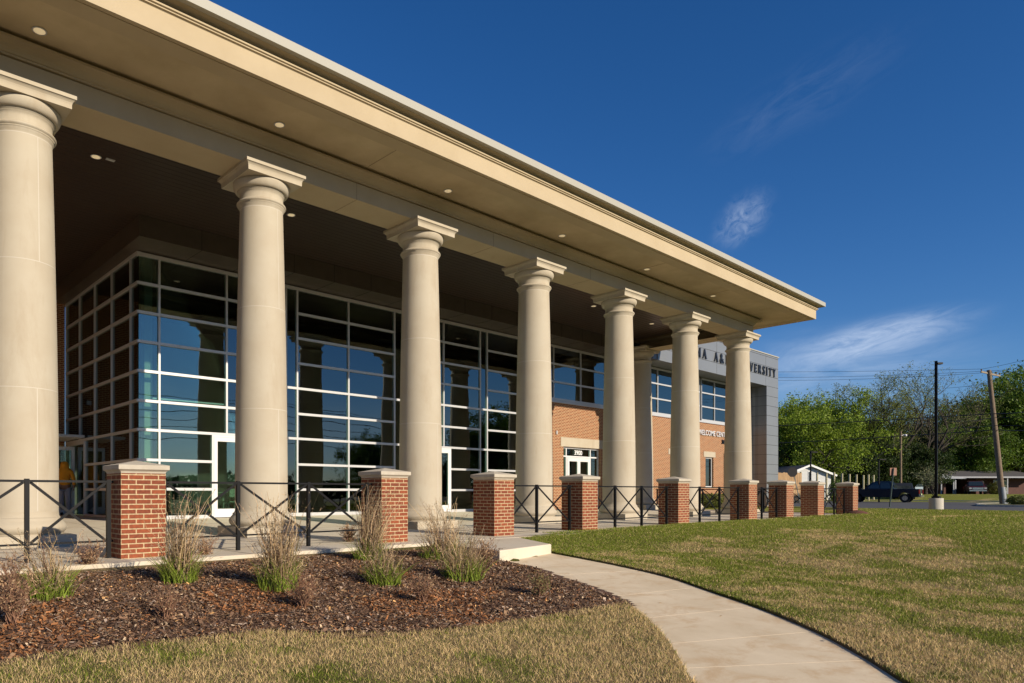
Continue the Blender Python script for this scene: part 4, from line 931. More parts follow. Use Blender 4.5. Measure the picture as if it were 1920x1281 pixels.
# ------------------------------------------------------------------ trees
def leaf_cloud(C, size, tint, r, stretch=.6):
    k = len(C); a1 = r.normal(0, 1, (k, 3)); a1 /= np.linalg.norm(a1, axis=1)[:, None]; a2 = np.cross(a1, r.normal(0, 1, (k, 3))); a2 /= np.linalg.norm(a2, axis=1)[:, None]
    s_ = size * r.uniform(.6, 1.4, (k, 1)); V = np.stack([C - a1 * s_, C + a2 * s_ * stretch, C + a1 * s_, C - a2 * s_ * stretch], 1).reshape(-1, 3)
    return V, np.arange(4 * k).reshape(-1, 4), np.repeat(tint, 4, 0)
def make_tree(name, seed, H, crown, leaves, lsize, tint, trunk_r, forks=5, base_h=.22, upright=.5, sparse=.5, low=0.0, scat=.34, thick=.62):
    """returns (trunk mesh, crown mesh) in the tree's own metres"""
    rd = random.Random(seed); r = np.random.default_rng(seed); m = MB(); ends = []
    def br(p, d, L_, rad, dep):
        pts = [p]; q = p.copy(); dd = d.copy(); rads = [rad]; K = 5
        for k in range(K):
            dd = (dd + Vector((rd.gauss(0, .13), rd.gauss(0, .13), rd.gauss(.04 * upright, .07)))).normalized(); q = q + dd * L_ / K; pts.append(q.copy()); rads.append(rad * (1 - .5 * (k + 1) / K))
        m.tube(pts, rads, 7 if dep > 2 else 4, cap=False)
        if dep <= 1: ends.extend(pts[1:])
        elif dep == 2: ends.extend(pts[3:])
        if dep > 0:
            nb = rd.choice((3, 4)) if dep > 1 else 4
            for k in range(nb):
                i = rd.choice((2, 3, 4, 5)) if k else 5; side = Vector((rd.gauss(0, 1), rd.gauss(0, 1), rd.gauss(.15, .45))).normalized()
                br(pts[i], (dd * .75 + side * (.75 if dep > 1 else .9) + Vector((0, 0, .25 * upright))).normalized(), L_ * rd.uniform(.52, .78), rads[i] * thick, dep - 1)
    tp = [Vector((0, 0, -.2))]; q = Vector((0, 0, 0)); hb = H * base_h
    for k in range(3): q = Vector((rd.gauss(0, .02) * H * k * .4, rd.gauss(0, .02) * H * k * .4, hb * (k + 1) / 3)); tp.append(q)
    m.tube(tp, [trunk_r * 1.25, trunk_r * 1.02, trunk_r * .95, trunk_r * .88], 10)
    for k in range(forks):
        a = 6.283 * k / forks + rd.gauss(0, .3); s_ = rd.uniform(.35, .95) * crown / H * 1.6 if k else .1
        br(tp[-1], Vector((math.cos(a) * s_, math.sin(a) * s_, 1)).normalized(), (H - hb) * rd.uniform(.36, .46), trunk_r * .6, 3)
    E_ = np.array([list(e) for e in ends]); E_[:, 2] = np.maximum(E_[:, 2], hb * .7)
    # squeeze into the wanted envelope
    sc = crown / np.percentile(np.hypot(E_[:, 0], E_[:, 1]), 92); sz = (H * .96) / np.percentile(E_[:, 2], 98.5)
    V = np.array(m.v); V[:, 0] *= np.where(V[:, 2] > hb, sc, 1); V[:, 1] *= np.where(V[:, 2] > hb, sc, 1); V[:, 2] = np.where(V[:, 2] > hb, hb + (V[:, 2] - hb) * (H * .96 - hb) / (H * .96 / sz - hb), V[:, 2]); m.v = [tuple(p) for p in V]
    E_[:, 0] *= sc; E_[:, 1] *= sc; E_[:, 2] = hb + (E_[:, 2] - hb) * (H * .96 - hb) / (H * .96 / sz - hb)
    if low:                                                   # hanging lower boughs fill the skirt of the crown
        q_ = E_[r.integers(0, len(E_), int(len(E_) * low))].copy(); f_ = r.uniform(0, 1, len(q_)); q_[:, 2] = H * .2 + (q_[:, 2] - H * .2) * (.12 + .75 * f_); q_[:, :2] *= (.75 + .35 * r.random(len(q_)))[:, None]; E_ = np.vstack([E_, q_])
    cl = E_[r.permutation(len(E_))[:max(8, int(len(E_) * (1 - sparse)))]]
    k = r.integers(0, len(cl), leaves); C = cl[k] + r.normal(0, 1, (leaves, 3)) * np.array([scat, scat, scat * .7]) * (H / 12)
    tone = np.repeat(r.uniform(.65, 1.35, (len(cl), 1)), 1, 0)[k]; T = np.array([tint]) * tone * r.uniform(.7, 1.3, (leaves, 1)) + r.normal(0, .006, (leaves, 3)); T = np.clip(T, .004, 1)
    Vl, Fl, Tl = leaf_cloud(C, lsize, T, r)
    return m, (Vl, Fl, Tl)
LEAF = attr_mat('tree_leaf', .6, trans=.35, spec=.3)
TREES = {}
def tree(kind, loc, label, category='tree', group='trees beyond the street', rz=0, sc=1.0, name='deciduous_tree', scz=None):
    if kind not in TREES:
        a = KINDS[kind]; m, (V, F, T) = make_tree(kind, **a); t = thing(name, loc, label, category, group)
        m.build('trunk', BARK, t); raw_mesh('crown', V, F, LEAF, T, parent=t); TREES[kind] = t
    else: t = copy_tree(TREES[kind]); t.name = name
    t.location = loc; t.rotation_euler.z = rz; t.scale = (sc, sc, scz or sc); t['label'] = label; t['group'] = group; return t
KINDS = {
 'lime': dict(seed=101, H=11.5, crown=5.2, leaves=34000, lsize=.10, tint=(.18, .25, .022), trunk_r=.20, base_h=.12, sparse=.1, low=.5),
 'mid': dict(seed=102, H=13, crown=5.5, leaves=30000, lsize=.11, tint=(.08, .13, .016), trunk_r=.22, base_h=.12, sparse=.15, low=.6),
 'sparse': dict(seed=103, H=15, crown=5.6, leaves=17000, lsize=.062, scat=.17, thick=.70, tint=(.17, .20, .04), trunk_r=.30, base_h=.2, forks=5, upright=.8, sparse=.3, low=.1),
 'bare': dict(seed=104, H=14, crown=5.5, leaves=5000, lsize=.055, scat=.15, thick=.70, tint=(.2, .19, .08), trunk_r=.22, base_h=.2, forks=6, sparse=.5),
 'dark': dict(seed=105, H=12, crown=5.8, leaves=42000, lsize=.14, tint=(.032, .056, .010), trunk_r=.22, base_h=.12, sparse=.05, low=1.2),
 'leafy': dict(seed=106, H=14, crown=6.2, leaves=42000, lsize=.13, tint=(.095, .155, .016), trunk_r=.26, base_h=.2, sparse=.1, low=.7),
}
def T_(kind, u, dist, vtop, label, z=.3, rz=0, **k):
    p = at(u, dist, z); H = KINDS[kind]['H']; top = CAMH + (HP - vtop) * dist / FPX; sc = (top - z) / H; return tree(kind, p, label, rz=rz, sc=sc, **k)
T_('lime', 1520, 82, 737, 'bright lime green tree right beside the grey metal portal', rz=.3)
T_('lime', 1572, 90, 748, 'bright lime green tree behind the row of wooden posts', rz=2.1)
T_('lime', 1475, 92, 752, 'lime green tree half hidden by the grey metal portal', rz=4.0)
T_('mid', 1545, 104, 790, 'mid green tree behind the white gabled house', rz=1.0)
T_('sparse', 1668, 88, 690, 'tallest thin-leaved tree, in the middle of the tree line', rz=.8)
T_('sparse', 1610, 94, 728, 'sparse grey-green tree left of the tallest tree', rz=3.0)
T_('bare', 1735, 90, 706, 'nearly bare spreading tree just left of the tall black light pole', rz=1.4)
T_('bare', 1700, 98, 730, 'bare twiggy tree behind the tallest tree', rz=4.2)
T_('sparse', 1815, 112, 722, 'narrow budding tree between the light pole and the utility pole', rz=5.2)
T_('mid', 1640, 112, 800, 'dark leafy tree low behind the dark pickup', rz=2.6)
T_('leafy', 1908, 114, 690, 'dense leafy tree at the right edge of the photo', rz=.2)
T_('leafy', 1800, 112, 768, 'leafy tree over the left end of the ranch house roof', rz=2.2)
T_('leafy', 1975, 118, 700, 'leafy tree rising beyond the right edge of the photo', rz=3.7)
T_('dark', 1860, 122, 768, 'dark tree over the middle of the ranch house roof', rz=1.1)
T_('dark', 1752, 118, 790, 'dark tree behind the concrete light pole base', rz=.5)
T_('dark', 1690, 122, 800, 'dark tree low between the two pickups and the woods', rz=3.3)
T_('dark', 1600, 120, 806, 'dark tree behind the wooden posts', rz=5.0)
T_('dark', 1490, 118, 800, 'dark tree behind the roof of the white house', rz=2.0)
for u_, v_, lb in ((1478, 822, 'low dark tree added as crown shade, behind the tan plank fence'), (1540, 826, 'low dark tree added as crown shade, behind the white house gable'), (1592, 818, 'low dark tree added as crown shade, behind the left half of the post row'), (1640, 824, 'low dark tree added as crown shade, behind the right half of the post row'), (1706, 832, 'low dark tree added as crown shade, behind the thin street lamp')):
    T_('dark', u_, 84 + (u_ % 7), v_, lb, rz=u_ * .37)  # dark trees added to stand in for shade in the lower crowns
# far wood filling the gaps: nobody could count it
r_ = np.random.default_rng(55); n = 90000; uu = r_.uniform(1380, 2150, n); ds = r_.uniform(128, 150, n); top = 9.5 + 3.5 * vnoise(uu, uu * 0, 60, 3)
Fv = np.array([math.cos(THETA), math.sin(THETA)]); Rv = np.array([math.sin(THETA), -math.cos(THETA)]); xy = (Fv[None] + Rv[None] * ((uu - CXP) / FPX)[:, None]) * ds[:, None]
zz = .3 + top * r_.random(n) ** .8; C = np.stack([xy[:, 0], xy[:, 1], zz], -1)
V, F, T = leaf_cloud(C, .26, np.array([[.03, .05, .012]]) * r_.uniform(.5, 1.5, (n, 1)), r_)
raw_mesh('woodland', V, F, LEAF, T, label='dark far-off woodland closing the view behind the houses', category='woodland', kind='stuff')
# trees behind the camera, seen mirrored in the glass
for i, (x, y, k, s_, lb) in enumerate([(60, -40, 'leafy', .74, 'leafy tree mirrored in the glass above the second pier'), (86, -40, 'leafy', 1.2, 'tall leafy tree mirrored in the glass left of the fourth column'), (75, -44, 'dark', .66, 'dark tree mirrored in the glass beside the third column'), (46, -46, 'dark', .42, 'low dark tree mirrored in the glass left of the second pier'), (32, -50, 'mid', .40, 'low tree mirrored in the glass pane beside the glass door'), (104, -42, 'leafy', .9, 'leafy tree mirrored in the glass behind the fourth column')]):
    tree(k, (x, y, -.9), lb, group='trees across the street behind the camera', rz=i * 1.3, sc=s_)
r_ = np.random.default_rng(56); n = 36000; xx = r_.uniform(-120, 190, n); C = np.stack([xx, r_.uniform(-78, -70, n), -1 + (3.4 + 2 * vnoise(xx, xx * 0, 9, 4)) * r_.random(n) ** .8], -1)
V, F, T = leaf_cloud(C, .42, np.array([[.03, .055, .015]]) * r_.uniform(.5, 1.5, (n, 1)), r_)
raw_mesh('hedgerow', V, F, LEAF, T, label='low line of far trees mirrored along the bottom of the glass', category='hedgerow', kind='stuff')
# leafy shrubs by the brick wing
def bush(p, w, h, label, seed, tint=(.12, .14, .03), n=2600, cat='bush', group='bushes by the walls', ls=.03):
    t = thing('green_bush', p, label, cat, group, world=True); r = np.random.default_rng(seed); m = MB(); rd = random.Random(seed)
    for k in range(14): a = rd.uniform(0, 6.28); m.tube([p + Vector((0, 0, -.05)), p + Vector((math.cos(a) * w * .25, math.sin(a) * w * .25, h * .5)), p + Vector((math.cos(a) * w * .42, math.sin(a) * w * .42, h * .8))], [.012, .008, .004], 4)
    m.build('branches', BARK, t); q = r.normal(0, 1, (n, 3)); q /= np.linalg.norm(q, axis=1)[:, None]; q *= r.uniform(.55, 1.05, (n, 1)) ** .5
    lump = 1 + .25 * (vnoise(q[:, 0] * 3, q[:, 1] * 3 + q[:, 2] * 2, .5, seed) - .5) * 2
    C = np.array(p) + q * lump[:, None] * np.array([w / 2, w / 2, h / 2]) + np.array([0, 0, h * .5]); V, F, T = leaf_cloud(C, ls, np.array([tint]) * r.uniform(.5, 1.5, (n, 1)), r); raw_mesh('foliage', V, F, LEAF, T, parent=t); return t
for i, (x, y, lb) in enumerate([(37.2, 18.6, 'leafy bush by the brick wing, seen between the sixth and seventh columns, left one'), (38.6, 18.6, 'leafy bush by the brick wing, seen between the sixth and seventh columns, right one'), (47.4, 18.9, 'leafy bush at the foot of the grey metal leg')]):
    bush(Vector((x, y, 0)), 1.7, .85, lb, 80 + i, n=1800, ls=.05)
bush(at(1913, 46, 0), 1.4, .7, 'olive bush beside the leaning utility pole at the right edge', 90, n=2200, ls=.05)
bush(at(1566, 58, 0), 1.0, 1.9, 'small pointed evergreen shrub behind the rightmost railing', 91, tint=(.08, .13, .02), n=2200, ls=.05)
bush(at(1876 - 14, 100, .6), 2.2, 1.5, 'dark bush at the front wall of the ranch house', 92, tint=(.04, .06, .015), n=2200, ls=.07)
bush(at(1870, 98, .6), 1.8, 1.8, 'yellow-green bush in front of the ranch house', 93, tint=(.14, .14, .02), n=2200, ls=.07)
# young bare tree behind the light pole
KINDS['young'] = dict(seed=120, H=3.6, crown=1.6, leaves=900, lsize=.045, tint=(.26, .27, .13), trunk_r=.05, base_h=.12, forks=5, sparse=.3)
tree('young', at(1752, 60, 0), 'small pale young tree just behind the black light pole', group='young trees', sc=.95)

# ------------------------------------------------------------------ street things
def pole(name, label, cat, u, dist, z0, vtop, r0, r1, mat, group=None, lean=(0, 0), n=12):
    p = at(u, dist, z0); top = CAMH + (HP - vtop) * dist / FPX; t = thing(name, p, label, cat, group, world=True); q = Vector((p.x + lean[0], p.y + lean[1], top)); m = MB(); m.tube([p, (p + q) / 2, q], [r0, (r0 + r1) / 2, r1], n); m.build('pole', mat, t); return t, p, q
# tall black light pole on a concrete base
DL = 35.0; p = at(1755.2, DL, .05); t = thing('light_pole', p, 'tall black light pole on a round concrete base in the lawn', 'light pole', world=True); zt = CAMH + (HP - 677) * DL / FPX
m = MB(); m.lathe(p.x, p.y, [(.31, -.2), (.31, .60), (.295, .62)], 28); m.build('concrete_base', KERB, t)
m = MB(); m.box(p.x - .16, p.x + .16, p.y - .16, p.y + .16, .62, .72); m.build('base_cover', BLACK, t)
m = MB(); m.box(p.x - .055, p.x + .055, p.y - .055, p.y + .055, .72, zt); m.build('pole', BLACK, t)
rt = Vector((math.sin(THETA), -math.cos(THETA), 0)); hd = p + Vector((0, 0, zt - .13 - p.z)); m = MB(); m.bar(hd + rt * .02, hd + rt * .27, .22, .09); m.build('lamp_head', BLACK, t)
# leaning wooden utility pole
DU = 49.0; p = at(1881, DU, 0); q = at(1854, DU, CAMH + (HP - 694) * DU / FPX); t = thing('utility_pole', p, 'leaning brown wooden utility pole with a crossarm at the right', 'utility pole', world=True)
m = MB(); m.tube([p - Vector((0, 0, .1)), (p + q) / 2, q], [.19, .16, .125], 14); m.build('pole', POLEW, t)
g1 = p + (q - p) * .135; m = MB(); m.tube([p + rt * .03, g1 + rt * .03], [.225, .205], 14); m.build('base_guard', M('galvanised_guard', (.20, .22, .24), .5, metal=.4), t)
ca = q + Vector((0, 0, -.12)) - rt * .55; cb = q + Vector((0, 0, -.42)) + rt * .78; m = MB(); m.bar(ca, cb, .09, .11); m.build('crossarm', M('crossarm_wood', (.34, .28, .20), .9), t)
for k in (0.02, .55, .8, .98): c = ca + (cb - ca) * k; m = MB(); m.tube([c + Vector((0, 0, .05)), c + Vector((0, 0, .2))], [.035, .05], 8); m.build('insulator', M('insulator_glaze', (.12, .08, .06), .3), t)
# thin street pole with lamp
t, p, q = pole('street_lamp', 'thin pale wooden pole with a small lamp arm behind the dark pickup', 'street lamp', 1689, 76, .2, 809, .13, .09, POLEW)
m = MB(); m.bar(q + Vector((0, 0, -.5)), q + rt * .35 + Vector((0, 0, -.35)), .05); m.build('arm', ALU, t); m = MB(); m.lathe((q + rt * .5).x, (q + rt * .5).y, [(.05, q.z - .62), (.22, q.z - .5), (.16, q.z - .35), (.05, q.z - .3)], 12); m.build('lamp_head', ALU, t)
for u, dist, vt, lb in ((1520, 62, 846, 'short black lot lamp in front of the white gabled house'), (1648, 64, 860, 'short black lot lamp behind the dark pickup cab')):
    t, p, q = pole('lot_lamp', lb, 'lot lamp', u, dist, 0, vt, .07, .06, BLACK, 'short black lot lamps'); m = MB(); m.bar(q + Vector((0, 0, -.08)), q + rt * .55 + Vector((0, 0, -.1)), .28, .1); m.build('lamp_head', BLACK, t)
# stop sign seen from behind, and a brown sign
p = at(1501, 54, 0); q = at(1485.5, 54, CAMH + (HP - 878) * 54 / FPX); t = thing('stop_sign', p, 'dark octagonal sign seen from behind on a leaning post', 'road sign', world=True); m = MB(); m.bar(p, q, .05); m.build('post', M('sign_post', (.10, .12, .11), .6), t)
c = at(1486, 53.9, CAMH + (HP - 885.5) * 54 / FPX); m = MB(); fw = Vector((math.cos(THETA), math.sin(THETA), 0)); V = []
for s_ in (0, .02):
    for k in range(8): a = R(22.5 + 45 * k); V.append(c + rt * .40 * math.cos(a) + Vector((0, 0, .40 * math.sin(a))) + fw * s_)
m.add(V, [tuple(range(8)), tuple(range(15, 7, -1))] + [(k, (k + 1) % 8, 8 + (k + 1) % 8, 8 + k) for k in range(8)]); m.build('sign_plate', M('sign_back', (.012, .01, .012), .6, spec=.2), t)
p = at(1668, 42, 0.03); q = at(1675.5, 42, CAMH + (HP - 878) * 42 / FPX); t = thing('road_sign', p, 'small brown rectangular sign on a leaning green post', 'road sign', world=True); m = MB(); m.bar(p, q, .06); m.build('post', M('green_post', (.06, .09, .075), .6), t)
c = at(1675, 42.05, CAMH + (HP - 884.5) * 42 / FPX); m = MB(); m.bar(c - rt * .2, c + rt * .2, .46, .012, up=tuple(fw)); m.build('sign_plate', M('brown_plate', (.26, .12, .07), .6), t)
# row of unfinished fence posts
for i, (u, vt, dist) in enumerate([(1549.5, 888, 62), (1564, 885.5, 66), (1579, 888, 68), (1593, 889, 69), (1606, 890, 70), (1619, 891, 71), (1628.5, 890, 72), (1638, 891, 73), (1501.5, 885, 66), (1532, 886, 66)]):
    lb = 'pale wooden post, number %s from the left in the row right of the white house' % ['one', 'two', 'three', 'four', 'five', 'six', 'seven', 'eight'][i] if i < 8 else ['pale wooden post against the left end of the white gable wall', 'pale wooden post against the right half of the white gable wall'][i - 8]
    p = at(u, dist, 0); z = CAMH + (HP - vt) * dist / FPX; m = MB(); m.tube([p, Vector((p.x, p.y, z))], .085, 10)
    o = m.build('fence_post', M('post_wood_%d' % i, (.40, .36, .22), .9, noise=(4, .6, (.30, .27, .17)))); setp(o, label=lb, category='post', group='row of pale wooden posts')
# plank fence
t = thing('wooden_fence', at(1480, 60, 0), 'tan wooden plank fence beside the grey metal leg', 'fence', world=True)
m = MB(); u = 1445.0; k = 0
while u < 1500:
    a, b = at(u, 60), at(u + 3.6, 60); z = CAMH + (HP - 886 - (k * 7 % 3) * .5) * 60 / FPX; m.add([(*a.xy, 0), (*b.xy, 0), (*b.xy, z), (*a.xy, z)] + [(*(a + fw * .03).xy, 0), (*(b + fw * .03).xy, 0), (*(b + fw * .03).xy, z), (*(a + fw * .03).xy, z)], [(0, 1, 2, 3), (7, 6, 5, 4), (3, 2, 6, 7), (0, 3, 7, 4), (1, 5, 6, 2)]); u += 3.9; k += 1
m.build('planks', WOOD, t); m = MB(); a, b = at(1445, 60.1), at(1500, 60.1); m.bar(a + Vector((0, 0, 1.9)), b + Vector((0, 0, 1.9)), .09, .05); m.bar(a + Vector((0, 0, .5)), b + Vector((0, 0, .5)), .09, .05); m.build('fence_rail', WOOD, t)
# houses (built in a local frame: x across the picture, y away)
def local_thing(name, u, dist, z, label, cat, turn=0, group=None): return thing(name, at(u, dist, z), label, cat, group, rz=THETA - R(90) + turn)
SID = M('white_siding', (.60, .61, .59), .7, noise=(2, .4, (.6, .6, .57))); SHING = M('shingles', (.06, .055, .055), .9, noise=(3, .7, (.10, .09, .085)))
px = 75 / FPX
t = local_thing('gabled_house', 1517, 75, 0, 'white clapboard house with a steep gable beyond the piers', 'house')
ze = CAMH + (HP - 888) * px; zp = CAMH + (HP - 871.5) * px; w = 2.35
m = MB(); m.add([(-w, 0, 0), (w, 0, 0), (w, 0, ze), (0, 0, zp - .12), (-w, 0, ze), (-w, 8, 0), (w, 8, 0), (w, 8, ze), (0, 8, zp - .12), (-w, 8, ze)], [(0, 1, 2, 3, 4), (9, 8, 7, 6, 5), (0, 4, 9, 5), (1, 6, 7, 2)])
m.box(-5.5, -w, 2.5, 8, 0, ze - .3)
wl = m.build('wall', SID, t); m = MB()
for k in range(24): z = .15 + k * .15; ww = w if z < ze else w * (zp - z) / (zp - ze); 
for k in range(24):
    z = .15 + k * .15; ww = w if z < ze else w * max(0, (zp - .15 - z) / (zp - ze)); 
    if ww > .1: m.box(-ww, ww, -.012, 0, z, z + .012)
m.build('siding_line', M('siding_shadow', (.4, .4, .39), .9), wl, off=(0, 0, 0))
m = MB(); o_ = .45; sl = (zp - ze) / w
for s_ in (-1, 1): m.add([(0, -.35, zp), (s_ * (w + o_), -.35, ze - sl * o_), (s_ * (w + o_), 8.2, ze - sl * o_), (0, 8.2, zp), (0, -.35, zp - .1), (s_ * (w + o_), -.35, ze - sl * o_ - .1), (s_ * (w + o_), 8.2, ze - sl * o_ - .1), (0, 8.2, zp - .1)], [(0, 1, 2, 3), (4, 7, 6, 5), (0, 4, 5, 1), (2, 6, 7, 3), (1, 5, 6, 2)])
m.add([(-6, 1.8, ze - .5), (-w - .2, 1.8, ze - .5), (-w - .2, 5, zp), (-6, 5, zp), (-6, 8.4, ze - .5), (-w - .2, 8.4, ze - .5)], [(0, 1, 2, 3), (3, 2, 5, 4)])
m.build('roof', SHING, t); m = MB()
for s_ in (-1, 1): m.bar((0, -.37, zp - .06), (s_ * (w + o_), -.37, ze - sl * o_ - .06), .06, .2)
m.build('roof_trim', WHITE, t)
for x, z0, z1, ww in ((-1.0, 1.3, 2.2, .5), (.95, 1.3, 2.2, .5), (0, 1.6, 3.2, .22)):
    m = MB(); m.box(x - ww / 2, x + ww / 2, -.03, .05, z0, z1); wd = m.build('window', WHITE, t); m = MB(); m.box(x - ww / 2 + .05, x + ww / 2 - .05, -.04, -.031, z0 + .06, z1 - .06); m.build('pane', M('dark_pane_%d' % int(x * 10 + 20), (.03, .04, .045), .15), wd, off=(0, 0, 0))
# ranch house
t = local_thing('ranch_house', 1850, 103, .62, 'low dark brick ranch house with a carport behind the utility pole', 'house'); q = 103 / FPX
X0, X1 = (1765 - 1850) * q, (1965 - 1850) * q; zr = (HP - 881) * q + CAMH - .62; ze = (HP - 893.5) * q + CAMH - .62
DB = M('dark_brick', (.10, .045, .035), .9, noise=(3, .6, (.06, .03, .025)))
m = MB(); m.box((1812 - 1850) * q + 3.2, X1, 2.2, 9, 0, ze - .1); m.box(X0 + 2.0, X0 + 2.3, 2.2, 9, 0, ze - .1); m.box(X0 + 2.3, (1812 - 1850) * q + 3.2, 8.6, 9, 0, ze - .1); m.build('wall', DB, t)
m = MB(); m.add([(X0, 0, ze), (X1, 0, ze), (X1 - 1, 5, zr), (X0 + 2.5, 5, zr), (X0, 10, ze), (X1, 10, ze)], [(0, 1, 2, 3), (3, 2, 5, 4), (0, 3, 4), (1, 5, 2), (0, 4, 5, 1)]); m.build('roof', SHING, t)
m = MB(); m.box(X0, X1, -.06, 0, ze - .22, ze - .005); m.build('eave', M('shaded_eave', (.30, .31, .33), .7), t)  # white eave, the shade of the trees put into its grey
m = MB(); m.add([(X0 - .4, -.3, ze - .35), (X0 + 3.6, -.3, ze - .35), (X0 - .4, -.3, zr - .6), (X0 - .4, 0, ze - .35), (X0 + 3.6, 0, ze - .35), (X0 - .4, 0, zr - .6)], [(0, 1, 2), (5, 4, 3), (1, 4, 5, 2)]); m.build('gable_end', M('grey_siding', (.30, .32, .35), .8), t)
for u in (1789, 1792.5, 1890, 1766): x = (u - 1850) * q; m = MB(); m.box(x - .07, x + .07, .05, .19, 0, ze - .2); m.build('porch_post', M('porch_shaded_%d' % u, (.30, .31, .33), .7), t)  # posts carry the same tree shade in their colour
x = (1905 - 1850) * q; m = MB(); m.box(x - .5, x + .5, 2.1, 2.2, 0, 2.15); dr = m.build('door', WHITE, t); m = MB(); m.box(x - .28, x + .28, 2.08, 2.098, .55, 1.95); m.build('pane', M('green_pane', (.16, .22, .13), .3), dr, off=(0, 0, 0))
for u in (1852, 1862): x = (u - 1850) * q; m = MB(); m.box(x - .35, x + .35, 2.14, 2.2, .7, 2.0); wd = m.build('window', WHITE, t); m = MB(); m.box(x - .29, x + .29, 2.125, 2.139, .76, 1.94); m.build('pane', M('shade_pane_%d' % u, (.14, .15, .15), .3), wd, off=(0, 0, 0))
m = MB(); x = (1882 - 1850) * q; m.box(x - .55, x + .55, 1.2, 1.25, 1.1, 2.2); m.build('wall_panel', M('grey_board', (.3, .31, .32), .8), t)
# pale van or trailer far behind
t = local_thing('parked_van', 1727, 98, .5, 'pale van parked far back left of the small young tree', 'van'); m = MB(); m.extr([(-.9, .3), (.9, .3), (.95, 1.2), (.8, 1.95), (-.8, 1.95), (-.95, 1.2)], 'y', 0, 4.5); m.build('body', M('van_paint', (.30, .38, .44), .4), t, bevel=.05)
m = MB(); m.box(-.72, .72, -.02, 0, 1.2, 1.8); m.build('rear_window', M('van_glass', (.04, .06, .07), .1), t)
for s_ in (-1, 1): m = MB(); m.extr([(s_ * .8 + .12 * math.cos(a), .32 + .32 * math.sin(a)) for a in np.linspace(0, 6.28, 14)[:-1]], 'y', .5, 1.2); m.build('wheel', BLACK, t)

# pickups
def pickup(loc, rz, label, paint, group='pickup trucks'):
    """nose towards +x, metres"""
    t = thing('pickup_truck', loc, label, 'pickup truck', group, rz=rz); PM = M('paint_' + paint[0], paint[1], .28, coat=.2, spec=.4); GL = M('truck_glass_' + paint[0], (.02, .03, .035), .06, spec=.8); CH = M('chrome_' + paint[0], (.6, .6, .6), .2, metal=.9); W2 = 1.0
    body = [(-2.9, .62), (-2.92, 1.22), (-1.0, 1.24), (-.98, 1.20), (1.15, 1.20), (1.3, 1.22), (2.55, 1.12), (2.8, 1.0), (2.85, .62), (2.75, .48)]
    def arch(cx): return [(cx + .5 * math.cos(a), .42 + .5 * math.sin(a)) for a in np.linspace(.1, math.pi - .1, 9)]
    prof = body + arch(1.95) + arch(-1.85) + [(-2.85, .5)]
    m = MB(); m.extr(prof, 'y', -W2, W2); m.build('body', PM, t, bevel=.04)
    cab = [(-1.0, 1.2), (-.92, 1.62), (-.72, 1.93), (.35, 1.95), (.62, 1.86), (1.28, 1.24), (1.28, 1.2)]
    V = []
    for s_ in (-1, 1):
        for x, z in cab: V.append((x, s_ * (W2 - .04 - (z - 1.2) * .22), z))
    k = len(cab); m = MB(); m.add(V, [tuple(range(k)), tuple(range(2 * k - 1, k - 1, -1))] + [(i, (i + 1) % k, k + (i + 1) % k, k + i) for i in range(k)]); m.build('cab', PM, t, bevel=.03)
    for s_ in (-1, 1):
        for a, b, c, d in ((-.78, -.62, .02, .02), (.12, .12, 1.08, .52)):
            m = MB(); f = lambda z: s_ * (W2 - .025 - (z - 1.2) * .22); m.add([(a, f(1.27), 1.27), (c, f(1.27), 1.27), (d, f(1.82), 1.82), (b, f(1.82), 1.82), (a, f(1.27) - s_ * .02, 1.27), (c, f(1.27) - s_ * .02, 1.27), (d, f(1.82) - s_ * .02, 1.82), (b, f(1.82) - s_ * .02, 1.82)], [(0, 1, 2, 3), (4, 7, 6, 5), (0, 4, 5, 1), (1, 5, 6, 2), (2, 6, 7, 3), (3, 7, 4, 0)]); m.build('side_window', GL, t)
        for x in (1.95, -1.85):
            m = MB(); m.extr([(x + .39 * math.cos(a), .39 + .39 * math.sin(a)) for a in np.linspace(0, 2 * math.pi, 21)[:-1]], 'y', s_ * .74, s_ * 1.0); wh = m.build('wheel', M('tyre', (.012, .012, .012), .9), t)
            m = MB(); m.extr([(x + .22 * math.cos(a), .39 + .22 * math.sin(a)) for a in np.linspace(0, 2 * math.pi, 15)[:-1]], 'y', s_ * .99, s_ * 1.012); m.build('rim', CH, wh, off=(0, 0, 0))
        m = MB(); m.box(-2.955, -2.86, s_ * .98 - .09, s_ * .98 + .035, .78, 1.16); m.build('taillight', M('red_lens', (.55, .01, .01), .2), t)
        m = MB(); m.box(2.7, 2.87, s_ * .84 - .14, s_ * .84 + .14, .80, 1.0); m.build('headlight', M('clear_lens', (.6, .6, .58), .15), t)
        m = MB(); m.box(.95, 1.12, s_ * 1.02, s_ * 1.22, 1.22, 1.42) if s_ > 0 else m.box(.95, 1.12, -1.22, -1.02, 1.22, 1.42); m.build('mirror', PM, t)
    m = MB(); m.add([(.66, -.74, 1.86), (.66, .74, 1.86), (1.30, .84, 1.27), (1.30, -.84, 1.27), (.68, -.74, 1.88), (.68, .74, 1.88), (1.33, .84, 1.28), (1.33, -.84, 1.28)], [(0, 3, 2, 1), (4, 5, 6, 7), (0, 1, 5, 4), (1, 2, 6, 5), (2, 3, 7, 6), (3, 0, 4, 7)]); m.build('windscreen', GL, t)
    m = MB(); m.box(-.99, -.965, -.7, .7, 1.3, 1.62); m.build('rear_window', GL, t)
    m = MB(); m.box(-3.05, -2.9, -.95, .95, .5, .66); m.build('bumper', CH, t); m = MB(); m.box(2.84, 3.0, -.97, .97, .48, .66); m.build('bumper', CH, t)
    m = MB(); m.box(2.84, 2.88, -.62, .62, .72, 1.0); m.build('grille', CH, t)
    m = MB(); m.box(-2.975, -2.925, -.26, .26, .68, .80); m.build('number_plate', M('plate', (.5, .55, .3), .5), t); return t
